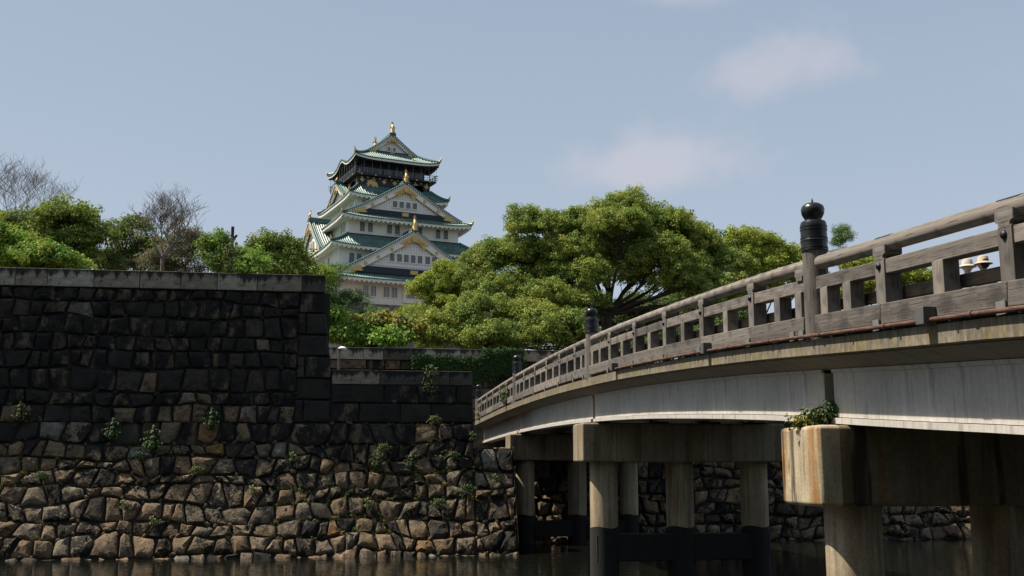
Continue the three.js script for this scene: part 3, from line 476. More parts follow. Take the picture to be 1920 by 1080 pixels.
function railing(x, out, label, seed) {                                     // out: -1 when the outer side faces -x
  const R = thing('bridge_railing', label, 'railing', [0, 0, 0], 'timber railings of the bridge'), r = rng(seed);
  for (const z of NEWELS) {
    const n = part('newel_post', newelGeo, r() < 0.5 ? M.wood : M.woodDark, R); n.position.set(x, deckY(z), z); n.rotation.y = r() * 6;
    const c = part('post_cap', capGeo, M.lacquer, n); c.position.y = 0.03; c.scale.set(0.95, 1.0, 0.95);
  }
  for (let k = 0; k + 1 < NEWELS.length; k++) {
    const za = NEWELS[k] - 0.2, zb = NEWELS[k + 1] + 0.2, n = 6, maj = [NEWELS[k], ...MAJORS[k], NEWELS[k + 1]];
    for (let h = 0; h < 2; h++) {                                           // the round rail is jointed half-way
      const p = range(lerp(za, zb, h / 2), lerp(za, zb, (h + 1) / 2), 10).map((z) => V(x, deckY(z) + 1.20, z)), g = tube(p, 0.108, 18), uv = g.attributes.uv, o = r() * 4; for (let i = 0; i < uv.count; i++) uv.setXY(i, uv.getY(i) + o, uv.getX(i) * 0.68 + o);
      part('top_rail', g, M.woodPale, R);
    }
    for (let i = 0; i < n; i++) {
      const a = i ? maj[i] : za, b = i < n - 1 ? maj[i + 1] : zb;
      bar(R, 'middle_rail', x, a, b, 0.875, 0.20, 0.20, woods[Math.floor(r() * 4)], r);
      bar(R, 'sill', x, a, b, 0.235, 0.30, 0.285, woods[Math.floor(r() * 4)], r, 0.018);
      bar(R, 'inner_rail', x - out * 0.22, a, b, 0.54, 0.10, 0.16, M.woodBrown, r);
      const mids = [(a + b) / 2]; if (i === 0) mids.push(a - 0.28); if (i === n - 1) mids.push(b + 0.28);
      for (const z of mids) { const m = part('baluster', minorGeo, woods[Math.floor(r() * 3)], R); m.position.set(x, deckY(z) + 0.575, z); }
      if (i) {
        const z = maj[i], m = part('baluster', majorGeo, woods[Math.floor(r() * 4)], R); m.position.set(x, deckY(z) + 0.62, z);
        const bl = part('rail_block', blockGeo, M.wood, R); bl.position.set(x, deckY(z) + 0.965, z); bl.rotation.x = Math.atan2(deckY(z - 1) - deckY(z + 1), 2);
        const s = part('stud', studGeo, M.iron, R); s.position.set(x + out * 0.105, deckY(z) + 0.885, z); if (out > 0) s.rotation.y = Math.PI;
        const st = part('rail_strap', new THREE.CylinderGeometry(0.1135, 0.1135, 0.42, 18, 1, true, -0.7, 1.4).rotateX(Math.PI / 2).rotateZ(Math.PI), M.iron, R); st.position.set(x, deckY(z) + 1.20, z); st.rotation.x = bl.rotation.x;
      } else { const z = za - 0.16, bl = part('rail_block', blockGeo, M.wood, R); bl.position.set(x, deckY(z) + 0.965, z); bl.rotation.x = Math.atan2(deckY(z - 1) - deckY(z + 1), 2); }
      for (const z of i ? [a] : [a + 0.02, a - 0.34]) { const m = part('angle_plate', plateGeo, M.steel, R); m.position.set(x + out * 0.165, deckY(z) + 0.10, z - 0.1); if (out > 0) m.rotation.y = Math.PI; }
    }
  }
  return R;
}
railing(6.97, -1, 'weathered timber bridge railing with black-capped posts, along the slab edge nearest the castle tower', 61);
railing(13.23, 1, 'weathered timber bridge railing behind the walkers, on the far edge of the deck', 67);
// cable pipe along the slab edge with its boxes
{
  const t = thing('cable_pipe', 'rusty brown cable pipe running along the bridge slab edge', 'pipe'), z = range(3, -28, 60);
  part('pipe', tube(z.map((q) => V(6.74, deckY(q) + 0.055, q)), 0.030, 10), M.pipe, t);
  for (let q = 1; q > -27; q -= 2.0) part('collar', new THREE.CylinderGeometry(0.039, 0.039, 0.07, 12).rotateX(Math.PI / 2).translate(6.74, deckY(q) + 0.055, q), M.pipe, t);
  for (let q = 1.9; q > -27; q -= 1.33) part('clip', plainBox(0.10, 0.012, 0.035, 6.76, deckY(q) + 0.012, q), M.iron, t);
  for (const q of [-3.6, -11.95, -20.3, -28.1]) { const b = part('junction_box', shiftUV(box(0.17, 0.22, 0.19, 0.012), q, 0), M.boxGrey, t); b.position.set(6.73, deckY(q) + 0.11, q); b.rotation.x = 0.05; }
}

// ------------------------------------------------------------------ castle tower (plan: x along the front, z towards the viewer)
const tower = thing('castle_tower', 'white castle tower with tiered green roofs and gold ornaments above the trees', 'castle', [3.32, 0, -223]);
tower.rotation.y = 17.5 * Math.PI / 180;
const quad = (out, uvs, a, b, c, d, s = 0.25) => { for (const p of [a, b, c, a, c, d]) { out.push(...p); uvs.push((p[0] + p[2]) * s, p[1] * s); } };
// rib of half-round tiles along a polyline of points that lie on a roof
function ribs(lines, w = 0.13, h = 0.13) {
  const pos = [], uv = [];
  for (const { pts, side } of lines) for (let i = 0; i + 1 < pts.length; i++) {
    const a = pts[i], b = pts[i + 1], o = side, A = [a[0] - o[0] * w, a[1], a[2] - o[1] * w], B = [a[0], a[1] + h, a[2]], C = [a[0] + o[0] * w, a[1], a[2] + o[1] * w], A2 = [b[0] - o[0] * w, b[1], b[2] - o[1] * w], B2 = [b[0], b[1] + h, b[2]], C2 = [b[0] + o[0] * w, b[1], b[2] + o[1] * w];
    quad(pos, uv, A, B, B2, A2); quad(pos, uv, B, C, C2, B2);
    if (i + 2 === pts.length) { for (const p of [A2, B2, C2]) { pos.push(...p); uv.push(p[0] * 0.25, p[1] * 0.25); } }
  }
  return fromTris(pos, uv, 0.9);
}
// skirt roof between an inner rectangle (ai, bi at yi) and its eaves (ao, bo at yo), with lifted corners
function skirt(name, ai, bi, yi, ao, bo, yo, lift, wallA, wallB, bump = {}) {
  const root = new THREE.Group(); root.name = name; tower.add(root);
  const pos = [], uv = [], lines = [], fas = [], fuv = [], sof = [], suv = [], dent = [];
  const sides = [['front', ai, bi, ao, bo, (a, n) => [a, n], [1, 0]], ['back', ai, bi, ao, bo, (a, n) => [-a, -n], [-1, 0]], ['leftside', bi, ai, bo, ao, (a, n) => [-n, a], [0, 1]], ['rightside', bi, ai, bo, ao, (a, n) => [n, -a], [0, -1]]];
  for (const [key, hi, ni, ho, no, map, dir] of sides) {
    const bu = bump[key] ?? 0;
    const Y = (s, t) => { const along = s * ho; return lerp(yo, yi, Math.pow(Math.max(0, 1 - t), 1.22)) + lift * Math.pow(Math.abs(s), 5) * t * t + bu * Math.pow(t, 3) * Math.exp(-Math.pow(along / 2.7, 2) * 1.1); };
    const P = (s, t, dy = 0) => { const m = map(s * lerp(hi, ho, t), lerp(ni, no, t)); return [m[0], Y(s, t) + dy, m[1]]; };
    const ns = 28, nt = 5;
    for (let i = 0; i < ns; i++) for (let j = 0; j < nt; j++) { const s0 = i / ns * 2 - 1, s1 = (i + 1) / ns * 2 - 1, t0 = j / nt, t1 = (j + 1) / nt; quad(pos, uv, P(s0, t1), P(s1, t1), P(s1, t0), P(s0, t0)); }
    for (let a = -ho + 0.25; a < ho - 0.1; a += 0.5) {                      // tile ribs run straight down the slope
      const t0 = Math.max(0, (Math.abs(a) - hi) / (ho - hi)), pts = []; if (t0 > 0.96) continue;
      for (let k = 0; k <= 4; k++) { const t = lerp(t0, 1.005, k / 4); pts.push(P(a / lerp(hi, ho, t), t, 0.0)); }
      lines.push({ pts, side: dir });
    }
    const soffIn = key === 'front' || key === 'back' ? [wallA, wallB] : [wallB, wallA];
    for (let i = 0; i < ns; i++) {
      const s0 = i / ns * 2 - 1, s1 = (i + 1) / ns * 2 - 1, a = P(s0, 1), b = P(s1, 1), dn = (p, d) => [p[0], p[1] - d, p[2]], m = (s) => map(s * (ho - 0.12), no - 0.12), in0 = m(s0), in1 = m(s1);
      const e0 = [in0[0], a[1] - 0.16, in0[1]], e1 = [in1[0], b[1] - 0.16, in1[1]], g0 = dn(e0, 0.42), g1 = dn(e1, 0.42);
      quad(pos, uv, dn(a, 0.16), dn(b, 0.16), b, a); quad(pos, uv, dn(a, 0.16), dn(b, 0.16), e1, e0);
      quad(fas, fuv, g0, g1, e1, e0, 0.12);
      const w0 = map(s0 * soffIn[0], soffIn[1]), w1 = map(s1 * soffIn[0], soffIn[1]);
      quad(sof, suv, g0, g1, [w1[0], yo - 0.35, w1[1]], [w0[0], yo - 0.35, w0[1]], 0.12);
    }
    for (let a = -ho + 0.8; a < ho - 0.5; a += 0.95) { const s = a / ho, q = map(a, no - 0.55), y = P(s, 1)[1] - 0.68; dent.push(plainBox(dir[0] ? 0.42 : 0.9, 0.26, dir[0] ? 0.9 : 0.42, q[0], y, q[1])); }
  }
  part('tile_bed', fromTris(pos, uv, 0.5), M.roof, root); part('tile_ribs', ribs(lines), M.roofPale, root, 'stuff');
  const plaster = name === 'top_roof' ? M.plasterWarm : M.plasterWarm;
  part('eave_board', fromTris(fas, fuv, 0.5), plaster, root); part('soffit', fromTris(sof, suv, 0.5), name === 'top_roof' ? M.navy : plaster, root); part('rafter_ends', merged(dent), name === 'top_roof' ? M.navy : plaster, root, 'stuff');
  for (const [sx, sz] of [[-1, 1], [1, 1], [-1, -1], [1, -1]]) {            // hip ridges with a gilt end
    const pts = range(0, 1, 6).map((t) => V(sx * lerp(ai, ao, t), lerp(yo, yi, Math.pow(1 - t, 1.22)) + lift * t * t + 0.22, sz * lerp(bi, bo, t)));
    part('hip_ridge', tube(pts, 0.27, 6), M.roof, root);
    const e = pts[6], o = part('ridge_end_ornament', merged([new THREE.BoxGeometry(0.55, 0.75, 0.55).translate(0, 0.2, 0), tube([V(0, 0.4, 0), V(sx * 0.15, 0.95, sz * 0.15), V(sx * 0.4, 1.3, sz * 0.4)], [0.25, 0.17, 0.03], 6)]), M.gold, root); o.position.copy(e); o.scale.setScalar(0.68);
  }
  return root;
}
function storey(name, a, b, y0, y1, mat, wins = [], winsLeft = []) {         // walls of one storey with latticed windows
  const s = part(name, boxAt(2 * a, y1 - y0, 2 * b, 0, (y0 + y1) / 2, 0, 0, 'x', 0.12), mat, tower);
  for (const w of wins) windowAt(s, w[0], w[1], b, w[2] ?? 1.0, w[3] ?? 2.0, 0, w[4]);
  for (const w of winsLeft) windowAt(s, w[0], w[1], a, w[2] ?? 1.0, w[3] ?? 2.0, -Math.PI / 2, w[4]);
  return s;
}
const winCache = new Map();
function windowAt(parent, u, y, off, w, h, turn = 0, style = 'grid') {
  const key = w + '/' + h + style;
  if (!winCache.has(key)) {
    const pane = plainBox(w, h, 0.05, 0, 0, 0.03), fr = [plainBox(w + 0.28, 0.14, 0.22, 0, h / 2 + 0.07, 0.08), plainBox(w + 0.28, 0.14, 0.22, 0, -h / 2 - 0.07, 0.08), plainBox(0.14, h, 0.22, -w / 2 - 0.07, 0, 0.08), plainBox(0.14, h, 0.22, w / 2 + 0.07, 0, 0.08)], bars = [];
    const nb = style === 'slats' ? 3 : 3; for (let i = 1; i <= nb; i++) bars.push(plainBox(style === 'slats' ? 0.10 : 0.06, h, 0.07, -w / 2 + w * i / (nb + 1), 0, 0.09));
    if (style !== 'slats') for (let i = 1; i < 6; i++) bars.push(plainBox(w, 0.06, 0.06, 0, -h / 2 + h * i / 6, 0.085));
    const clean = (g) => { g = g.index ? g.toNonIndexed() : g; return g; };
    winCache.set(key, mergeGeometries([clean(pane), merged(fr), merged(bars)], true));
  }
  const g = part('window', winCache.get(key), [M.pane, M.plaster, style === 'slats' ? M.latticeWhite : M.lattice], parent);
  g.rotation.y = turn; g.position.set(Math.cos(turn) * u + Math.sin(turn) * off, y, -Math.sin(turn) * u + Math.cos(turn) * off);
  return g;
}
function shachi(h) {                                                        // gilt fish standing on its head, tail up
  const list = [new THREE.CylinderGeometry(0.30 * h * 0.6, 0.42 * h * 0.6, 0.30 * h, 4, 1).rotateY(Math.PI / 4).translate(0, 0.15 * h, 0)];
  list.push(tube([V(0, 0.25 * h, 0.02), V(0, 0.42 * h, 0.08 * h), V(0, 0.6 * h, 0.05 * h), V(0, 0.78 * h, -0.05 * h), V(0, 0.92 * h, -0.06 * h), V(0, 1.0 * h, 0.0)], [0.17 * h, 0.16 * h, 0.12 * h, 0.075 * h, 0.045 * h, 0.012 * h], 8));
  const s = new THREE.Shape(); s.moveTo(0, 0.74 * h); s.lineTo(0.15 * h, 0.98 * h); s.lineTo(0.06 * h, 0.93 * h); s.lineTo(0, 1.12 * h); s.lineTo(-0.06 * h, 0.93 * h); s.lineTo(-0.15 * h, 0.98 * h); s.closePath();
  list.push(new THREE.ExtrudeGeometry(s, { depth: 0.05 * h, bevelEnabled: false }).translate(0, 0, -0.06 * h));
  for (const k of [-1, 1]) { const f = new THREE.Shape(); f.moveTo(0, 0.36 * h); f.lineTo(k * 0.26 * h, 0.48 * h); f.lineTo(k * 0.22 * h, 0.56 * h); f.lineTo(0, 0.55 * h); f.closePath(); list.push(new THREE.ExtrudeGeometry(f, { depth: 0.04 * h, bevelEnabled: false }).translate(0, 0, 0.02 * h)); }
  return merged(list);
}
const ext = (pts, d) => new THREE.ExtrudeGeometry(new THREE.Shape(pts.map((p) => new THREE.Vector2(...p))), { depth: d, bevelEnabled: false });
// gabled roof: half-width W, base y0, apex y1, front plane z = zf, running back by depth
function gable(name, W, y0, y1, zf, depth, o = {}) {
  const root = new THREE.Group(); root.name = name; tower.add(root); if (o.turn) { root.rotation.y = o.turn; }
  const pw = o.pow ?? 1.13, Y = (u) => y0 + (y1 - y0) * Math.pow(1 - Math.min(1, Math.abs(u) / W), pw), ov = o.over ?? 0.75, zA = zf + ov, zB = zf - depth, N = 12;
  const pos = [], uv = [], lines = [], vr = [], dots = [];
  for (const s of [-1, 1]) {
    const P = (i, z, dy = 0) => { const u = s * W * i / N; return [u, Y(u) + dy, z]; };
    for (let i = 0; i < N; i++) { quad(pos, uv, P(i, zA), P(i + 1, zA), P(i + 1, zB), P(i, zB)); quad(pos, uv, P(i, zA, -0.22), P(i + 1, zA, -0.22), P(i + 1, zB, -0.22), P(i, zB, -0.22)); quad(pos, uv, P(i, zA, -0.22), P(i + 1, zA, -0.22), P(i + 1, zA), P(i, zA)); }
    quad(pos, uv, P(N, zA, -0.22), P(N, zB, -0.22), P(N, zB), P(N, zA));
    for (let z = zA - 1.5; z > zB; z -= 0.5) lines.push({ pts: range(0.3, N, 8).map((i) => P(i, z)), side: [0, 1] });
    for (const [dz, r] of [[0.12, 0.20], [0.62, 0.16], [1.05, 0.2]]) vr.push(tube(range(0.2, N, 12).map((i) => V(...P(i, zA - dz, 0.1))), r, 6));
    let L = 0, prev = V(...P(0, 0)); for (let i = 0; i <= 240; i++) { const q = V(...P(N * i / 240, 0)); L += q.distanceTo(prev); prev = q; if (L > 0.44) { L = 0; dots.push(new THREE.CylinderGeometry(0.135, 0.135, 0.14, 8).rotateX(Math.PI / 2).translate(q.x, q.y - 0.16, zA + 0.03)); } }
  }
  part('tile_bed', fromTris(pos, uv, 0.5), M.roof, root); part('tile_ribs', ribs(lines), M.roof, root, 'stuff');
  part('verge_ridges', merged(vr), M.roof, root); part('tile_ends', merged(dots), M.plaster, root, 'stuff');
  // bargeboards
  const bw = o.board ?? 1.35;
  for (const s of [-1, 1]) {
    const q = [], t = [], e = range(0, 1, 12).map((k) => { const u = s * W * 0.985 * k; return [u, Y(u) - 0.30]; }), bp = (k, d, z) => [e[k][0], e[k][1] - d, z];
    for (let k = 0; k < 12; k++) { const d0 = bw * lerp(1, 0.8, k / 12), d1 = bw * lerp(1, 0.8, (k + 1) / 12), f = zA - 0.28; quad(q, t, bp(k, d0, f), bp(k + 1, d1, f), bp(k + 1, 0, f), bp(k, 0, f), 0.12); quad(q, t, bp(k, d0, f), bp(k + 1, d1, f), bp(k + 1, d1, f - 0.35), bp(k, d0, f - 0.35), 0.12); quad(q, t, bp(k, 0.22, f + 0.1), bp(k + 1, 0.22, f + 0.1), bp(k + 1, 0, f + 0.1), bp(k, 0, f + 0.1), 0.12); quad(q, t, bp(k, 0.22, f), bp(k + 1, 0.22, f), bp(k + 1, 0.22, f + 0.1), bp(k, 0.22, f + 0.1), 0.12); }
    const bb = part('bargeboard', fromTris(q, t, 0.4), M.plaster, root);
    for (const k of o.rosettes ?? []) { const u = s * W * k; part('rosette', merged([new THREE.CylinderGeometry(0.36, 0.36, 0.08, 12).rotateX(Math.PI / 2), new THREE.CylinderGeometry(0.16, 0.16, 0.16, 10).rotateX(Math.PI / 2)]).translate(u, Y(u) - 0.30 - bw * 0.52, zA - 0.22), M.gold, root); }
    // gilt plate at the foot
    const u0 = W * 0.95, u1 = W * (o.plate ?? 0.70), yb = o.plateY ?? y0 + 0.15, sh = [[s * u0, yb + 0.05], [s * u1 * 1.02, yb], [s * (u1 - 0.35), yb + 0.22], [s * (u1 + 0.15), yb + 0.45], [s * (u1 - 0.15), Math.min(Y(u1) - 0.5, yb + 1.0)], [s * (u1 + 0.5), Math.min(Y(u1) - 0.45, yb + 1.15)], [s * lerp(u0, u1, 0.45), Y(lerp(u0, u1, 0.45)) - 0.55]];
    part('gilt_plate', ext(s > 0 ? sh : sh.slice().reverse(), 0.12).translate(0, 0, zA - 0.2), M.gold, root);
  }
  // recessed gable wall with a raised grid
  const zw = zf - 0.25, ins = bw + 0.15, tri = [[-W * 0.94, y0], [W * 0.94, y0], ...range(0.94, -0.94, 16).map((k) => [W * k, Math.max(y0, Y(W * k) - ins * 0.6)])], wall = part('gable_wall', ext(tri, 0.2).translate(0, 0, zw - 0.2), o.grid ? M.recess : M.plaster, root);
  const lim = (u) => Y(u) - ins - 0.25, bars = [], uMax = W * 0.8, gy0 = o.gridY ?? y0 + 0.7;
  if (o.grid) {
    const st = o.grid;
    for (let u = -uMax; u <= uMax; u += st) { const h = lim(u) - gy0; if (h > 0.2) bars.push(plainBox(st * 0.58, h, 0.1, u, gy0 + h / 2, zw + 0.05)); }
    for (let y = gy0; y < y1 - ins; y += st) { let u = 0; while (u < uMax && lim(u) > y) u += 0.1; if (u > 0.3) bars.push(plainBox(2 * u, st * 0.52, 0.08, 0, y, zw + 0.045)); }
    part('grid', merged(bars), M.plaster, root, 'stuff');
  }
  for (const [u, y, w, h] of o.windows ?? []) windowAt(root, u, y, zw + 0.12, w, h);
  if (o.windowBand) { const [u0, u1, y, h] = o.windowBand; part('window_surround', plainBox(u1 - u0, h, 0.14, (u0 + u1) / 2, y, zw + 0.06), M.plaster, root); }
  // hanging gilt crest at the apex
  const k = o.crest ?? 1, ya = y1 - 0.75, cs = (m) => [[0, ya], [m * 0.9 * k, ya - 0.55 * k], [m * 2.7 * k, ya - 1.75 * k], [m * 2.3 * k, ya - 1.95 * k], [m * 1.9 * k, ya - 1.75 * k], [m * 2.0 * k, ya - 2.75 * k], [m * 1.55 * k, ya - 2.4 * k], [m * 1.05 * k, ya - 1.75 * k], [m * 0.35 * k, ya - 1.35 * k], [0, ya - 1.3 * k]];
  const cg = [ext(cs(1), 0.06), ext(cs(-1).reverse(), 0.06), new THREE.CylinderGeometry(0.52 * k, 0.52 * k, 0.2, 16).rotateX(Math.PI / 2).translate(0, ya - 0.85 * k, 0.14)];
  const rr = rng(77); for (let i = 0; i < 46; i++) { const t = rr(), m = rr() < 0.5 ? -1 : 1; cg.push(new THREE.IcosahedronGeometry(0.16 * k, 0).scale(1, 1, 0.6).translate(m * (0.2 + 1.75 * t) * k, ya - (0.55 + 1.35 * t + (rr() - 0.3) * 0.6) * k, 0.14)); }
  part('gilt_crest', merged(cg).translate(0, 0, zA - 0.2), M.gold, root);
  // dark base band with a gilt clasp
  if (o.band) { const [hw, yb0, yb1] = o.band; const bd = part('base_band', boxAt(2 * hw, yb1 - yb0, 0.3, 0, (yb0 + yb1) / 2, zf + 0.15), M.navy, root); const c = o.clasp ?? 0.7, ym = (yb0 + yb1) / 2 + (o.claspUp ?? 0); part('gilt_clasp', ext([[-0.95 * c, -0.42 * c], [0.95 * c, -0.42 * c], [0.72 * c, -0.15 * c], [1.0 * c, 0.05 * c], [0.72 * c, 0.22 * c], [0.95 * c, 0.45 * c], [-0.95 * c, 0.45 * c], [-0.72 * c, 0.22 * c], [-1.0 * c, 0.05 * c], [-0.72 * c, -0.15 * c]], 0.1).translate(0, ym, zf + 0.3), M.gold, root); }
  // ridge and its end ornament
  const rd = part('ridge', merged([plainBox(0.7, 0.75, depth + ov, 0, y1 + 0.2, (zA + zB) / 2), new THREE.CylinderGeometry(0.3, 0.3, depth + ov, 8).rotateX(Math.PI / 2).translate(0, y1 + 0.6, (zA + zB) / 2)]), M.roof, root);
  if (o.fish) { part('ridge_ornament', shachi(o.fish).translate(0, y1 + (o.fishUp ?? 0.2), zA - 0.35), M.gold, root); if (o.fishBack) part('ridge_ornament', shachi(o.fish).rotateY(Math.PI).translate(0, y1 + (o.fishUp ?? 0.2), zB + 0.3), M.gold, root); }
  part('ridge_end_block', plainBox(1.35, 0.8, 0.3, 0, y1 + 0.02, zA - 0.1), M.roofDark, root);
  return root;
}
// stone base and storeys
part('stone_base', (() => { const p = [], q = [], a0 = 27, b0 = 30, a1 = 18.2, b1 = 20.8, y0 = 10.9, y1 = 34.2; for (const [s, t] of [[[-1, 1], [1, 1]], [[1, 1], [1, -1]], [[1, -1], [-1, -1]], [[-1, -1], [-1, 1]]]) quad(p, q, [s[0] * a0, y0, s[1] * b0], [t[0] * a0, y0, t[1] * b0], [t[0] * a1, y1, t[1] * b1], [s[0] * a1, y1, s[1] * b1], 0.15); return fromTris(p, q, 0); })(), M.ashlarBase, tower);
storey('storey_wall', 17.6, 20.3, 34.0, 38.6, M.plasterWarm, [[-9.6, 36.7, 1.05, 2.0, 'slats'], [-8.1, 36.7, 1.05, 2.0, 'slats'], [-5.5, 36.7, 1.15, 2.0, 'slats'], [-3.9, 36.7, 1.15, 2.0, 'slats'], [4.8, 36.7, 1.1, 2.0, 'slats'], [6.3, 36.7, 1.1, 2.0, 'slats']]);
{ const bay = part('entrance_bay', boxAt(5.2, 3.6, 0.5, 0.4, 36.6, 20.5, 0, 'x', 0.12), M.plasterWarm, tower); part('recess_panel', plainBox(3.9, 2.5, 0.06, 0.4, 37.0, 20.79), std([0.36, 0.33, 0.30], 0.9, plasterMap), bay); }
skirt('lower_roof', 15.5, 18.2, 41.3, 20.0, 22.9, 38.75, 0.7, 17.6, 20.3);
storey('storey_wall', 13.9, 16.6, 40.4, 46.0, M.plaster, [[-11.4, 43.4, 1.0, 2.1], [-9.9, 43.4, 1.0, 2.1], [9.9, 43.4, 1.0, 2.1], [11.4, 43.4, 1.0, 2.1]], [[10, 43.4, 1, 2.1], [6, 43.4, 1, 2.1]]);
skirt('second_roof', 11.75, 14.75, 48.6, 16.1, 18.6, 45.75, 0.55, 13.9, 16.6);
storey('storey_wall', 11.6, 14.6, 47.4, 52.0, M.plaster, [[-8.8, 50.35, 1.0, 1.85], [-7.15, 50.35, 1.0, 1.85], [-3.2, 50.35, 1.0, 1.85], [-1.55, 50.35, 1.0, 1.85], [3.2, 50.35, 1.0, 1.85], [7.15, 50.35, 1.0, 1.85], [8.8, 50.35, 1.0, 1.85]], [[12.2, 50.35, 0.9, 1.85], [10.6, 50.35, 0.9, 1.85]]);
for (const [a, b, y] of [[11.62, 14.62, 48.85]]) part('dark_band', boxAt(2 * a + 0.2, 0.5, 2 * b + 0.2, 0, y - 0.2, 0), M.navy, tower);
skirt('third_roof', 9.2, 11.4, 55.0, 13.65, 17.2, 51.85, 0.5, 11.6, 14.6);
storey('storey_wall', 8.9, 9.9, 53.5, 57.9, M.plaster, [[-6.9, 56.2, 1.2, 1.3]], [[8.3, 56.0, 0.7, 1.2], [7.2, 56.0, 0.7, 1.2]]);
skirt('fourth_roof', 7.9, 8.1, 60.6, 10.7, 11.7, 57.75, 0.5, 8.9, 9.9);
{
  const s = storey('black_storey', 7.8, 8.0, 59.6, 62.7, M.navy), tiger = (k) => {
    const P = [[-1.55, 0.62], [-1.75, 0.95], [-1.5, 1.15], [-1.25, 1.0], [-0.9, 1.25], [-0.4, 1.12], [0.3, 0.98], [0.85, 0.72], [1.15, 0.3], [1.15, -0.1], [1.7, -0.52], [1.75, -0.7], [1.25, -0.7], [0.75, -0.35], [0.2, -0.3], [-0.1, -0.75], [-0.6, -0.78], [-0.55, -0.55], [-0.35, -0.4], [-0.65, 0.05], [-1.05, 0.0], [-1.15, -0.35], [-1.5, -0.5], [-1.75, -0.3], [-1.65, -0.1], [-1.95, 0.1], [-1.8, 0.3], [-1.55, 0.25]];
    const sh = new THREE.Shape(); sh.setFromPoints(new THREE.SplineCurve(P.map(([x, y]) => new THREE.Vector2(x * k, y * k))).getPoints(90)); return new THREE.ExtrudeGeometry(sh, { depth: 0.12, bevelEnabled: true, bevelSize: 0.04, bevelThickness: 0.06, bevelSegments: 1 });
  };
  const put = (g, x, y, z, turn = 0) => { const m = part('gilt_relief', g, M.gold, s); m.position.set(x, y, z); m.rotation.y = turn; return m; };
  const t = tiger(0.78), tm = tiger(0.78).scale(-1, 1, 1);
  put(t, -4.6, 60.85, 8.02); put(tm, 4.9, 60.85, 8.02); put(tm, -7.83, 60.85, 4.4, -Math.PI / 2); put(t, -7.83, 60.85, -4.4, -Math.PI / 2);
  const dot = new THREE.CylinderGeometry(0.17, 0.17, 0.12, 10).rotateX(Math.PI / 2), flower = merged([0, 1, 2, 3].map((i) => new THREE.BoxGeometry(0.32, 0.32, 0.1).translate(0.27, 0, 0).rotateZ(i * Math.PI / 2)).concat([new THREE.CylinderGeometry(0.16, 0.16, 0.2, 8).rotateX(Math.PI / 2)]));
  for (let i = 0; i < 12; i++) { put(dot, -7.1 + i * 1.29, 62.35, 8.05); put(dot, -7.85, 62.35, -7.1 + i * 1.29, -Math.PI / 2); }
  for (const x of [-7.0, -2.3, 0, 2.3, 7.0]) { put(flower, x, 61.75, 8.05); put(flower, x, 59.95, 8.05); put(flower, -7.85, 61.75, x, -Math.PI / 2); }
  for (const x of [-4.6, 4.6]) put(merged([plainBox(0.9, 0.2, 0.1, 0, 0, 0)]), x, 61.95, 8.05);
}
{
  const b = new THREE.Group(); b.name = 'balcony'; tower.add(b); const A = 8.85, B = 9.05, f = 62.75;
  part('balcony_floor', boxAt(2 * A, 0.32, 2 * B, 0, f, 0), M.navy, b);
  const gr = std([0.10, 0.105, 0.115], 0.6), rails = [], posts = [], net = [];
  for (const [y, t] of [[f + 0.42, 0.07], [f + 0.85, 0.07], [f + 1.3, 0.11]]) { for (const s of [-1, 1]) { rails.push(plainBox(2 * A + 0.9, t, t, 0, y, s * (B - 0.1)), plainBox(t, t, 2 * B + 0.9, s * (A - 0.1), y, 0)); } }
  for (let x = -A + 0.1; x <= A; x += 1.24) for (const s of [-1, 1]) posts.push(plainBox(0.12, 1.35, 0.12, x, f + 0.75, s * (B - 0.1)));
  for (let z = -B + 0.1; z <= B; z += 1.24) for (const s of [-1, 1]) posts.push(plainBox(0.12, 1.35, 0.12, s * (A - 0.1), f + 0.75, z));
  for (let x = -A + 0.1; x <= A; x += 1.77) for (const s of [-1, 1]) net.push(plainBox(0.035, 3.3, 0.035, x, f + 1.9, s * (B + 0.05)));
  for (let z = -B + 0.1; z <= B; z += 1.77) for (const s of [-1, 1]) net.push(plainBox(0.035, 3.3, 0.035, s * (A + 0.05), f + 1.9, z));
  part('balcony_rails', merged(rails), gr, b); part('balcony_posts', merged(posts), gr, b, 'stuff'); part('safety_wires', merged(net), M.lattice, b, 'stuff');
  const gp = []; for (let i = 0; i < 6; i++) { gp.push(plainBox(0.3, 0.26, 0.1, -7.4 + i * 2.96, f - 0.02, B + 0.03), plainBox(0.1, 0.26, 0.3, -A - 0.03, f - 0.02, -7.5 + i * 3)); } part('gilt_fittings', merged(gp), M.gold, b, 'stuff');
}
{
  const s = storey('top_storey', 6.9, 7.1, 62.6, 66.2, M.navy), g = std([0.035, 0.045, 0.05], 0.12);
  for (let i = 0; i < 6; i++) { const u = -5.6 + i * 2.24; part('window_pane', plainBox(1.8, 2.4, 0.06, u, 64.3, 7.12), g, s); part('window_pane', plainBox(0.06, 2.4, 1.8, -6.92, 64.3, u), g, s); }
}
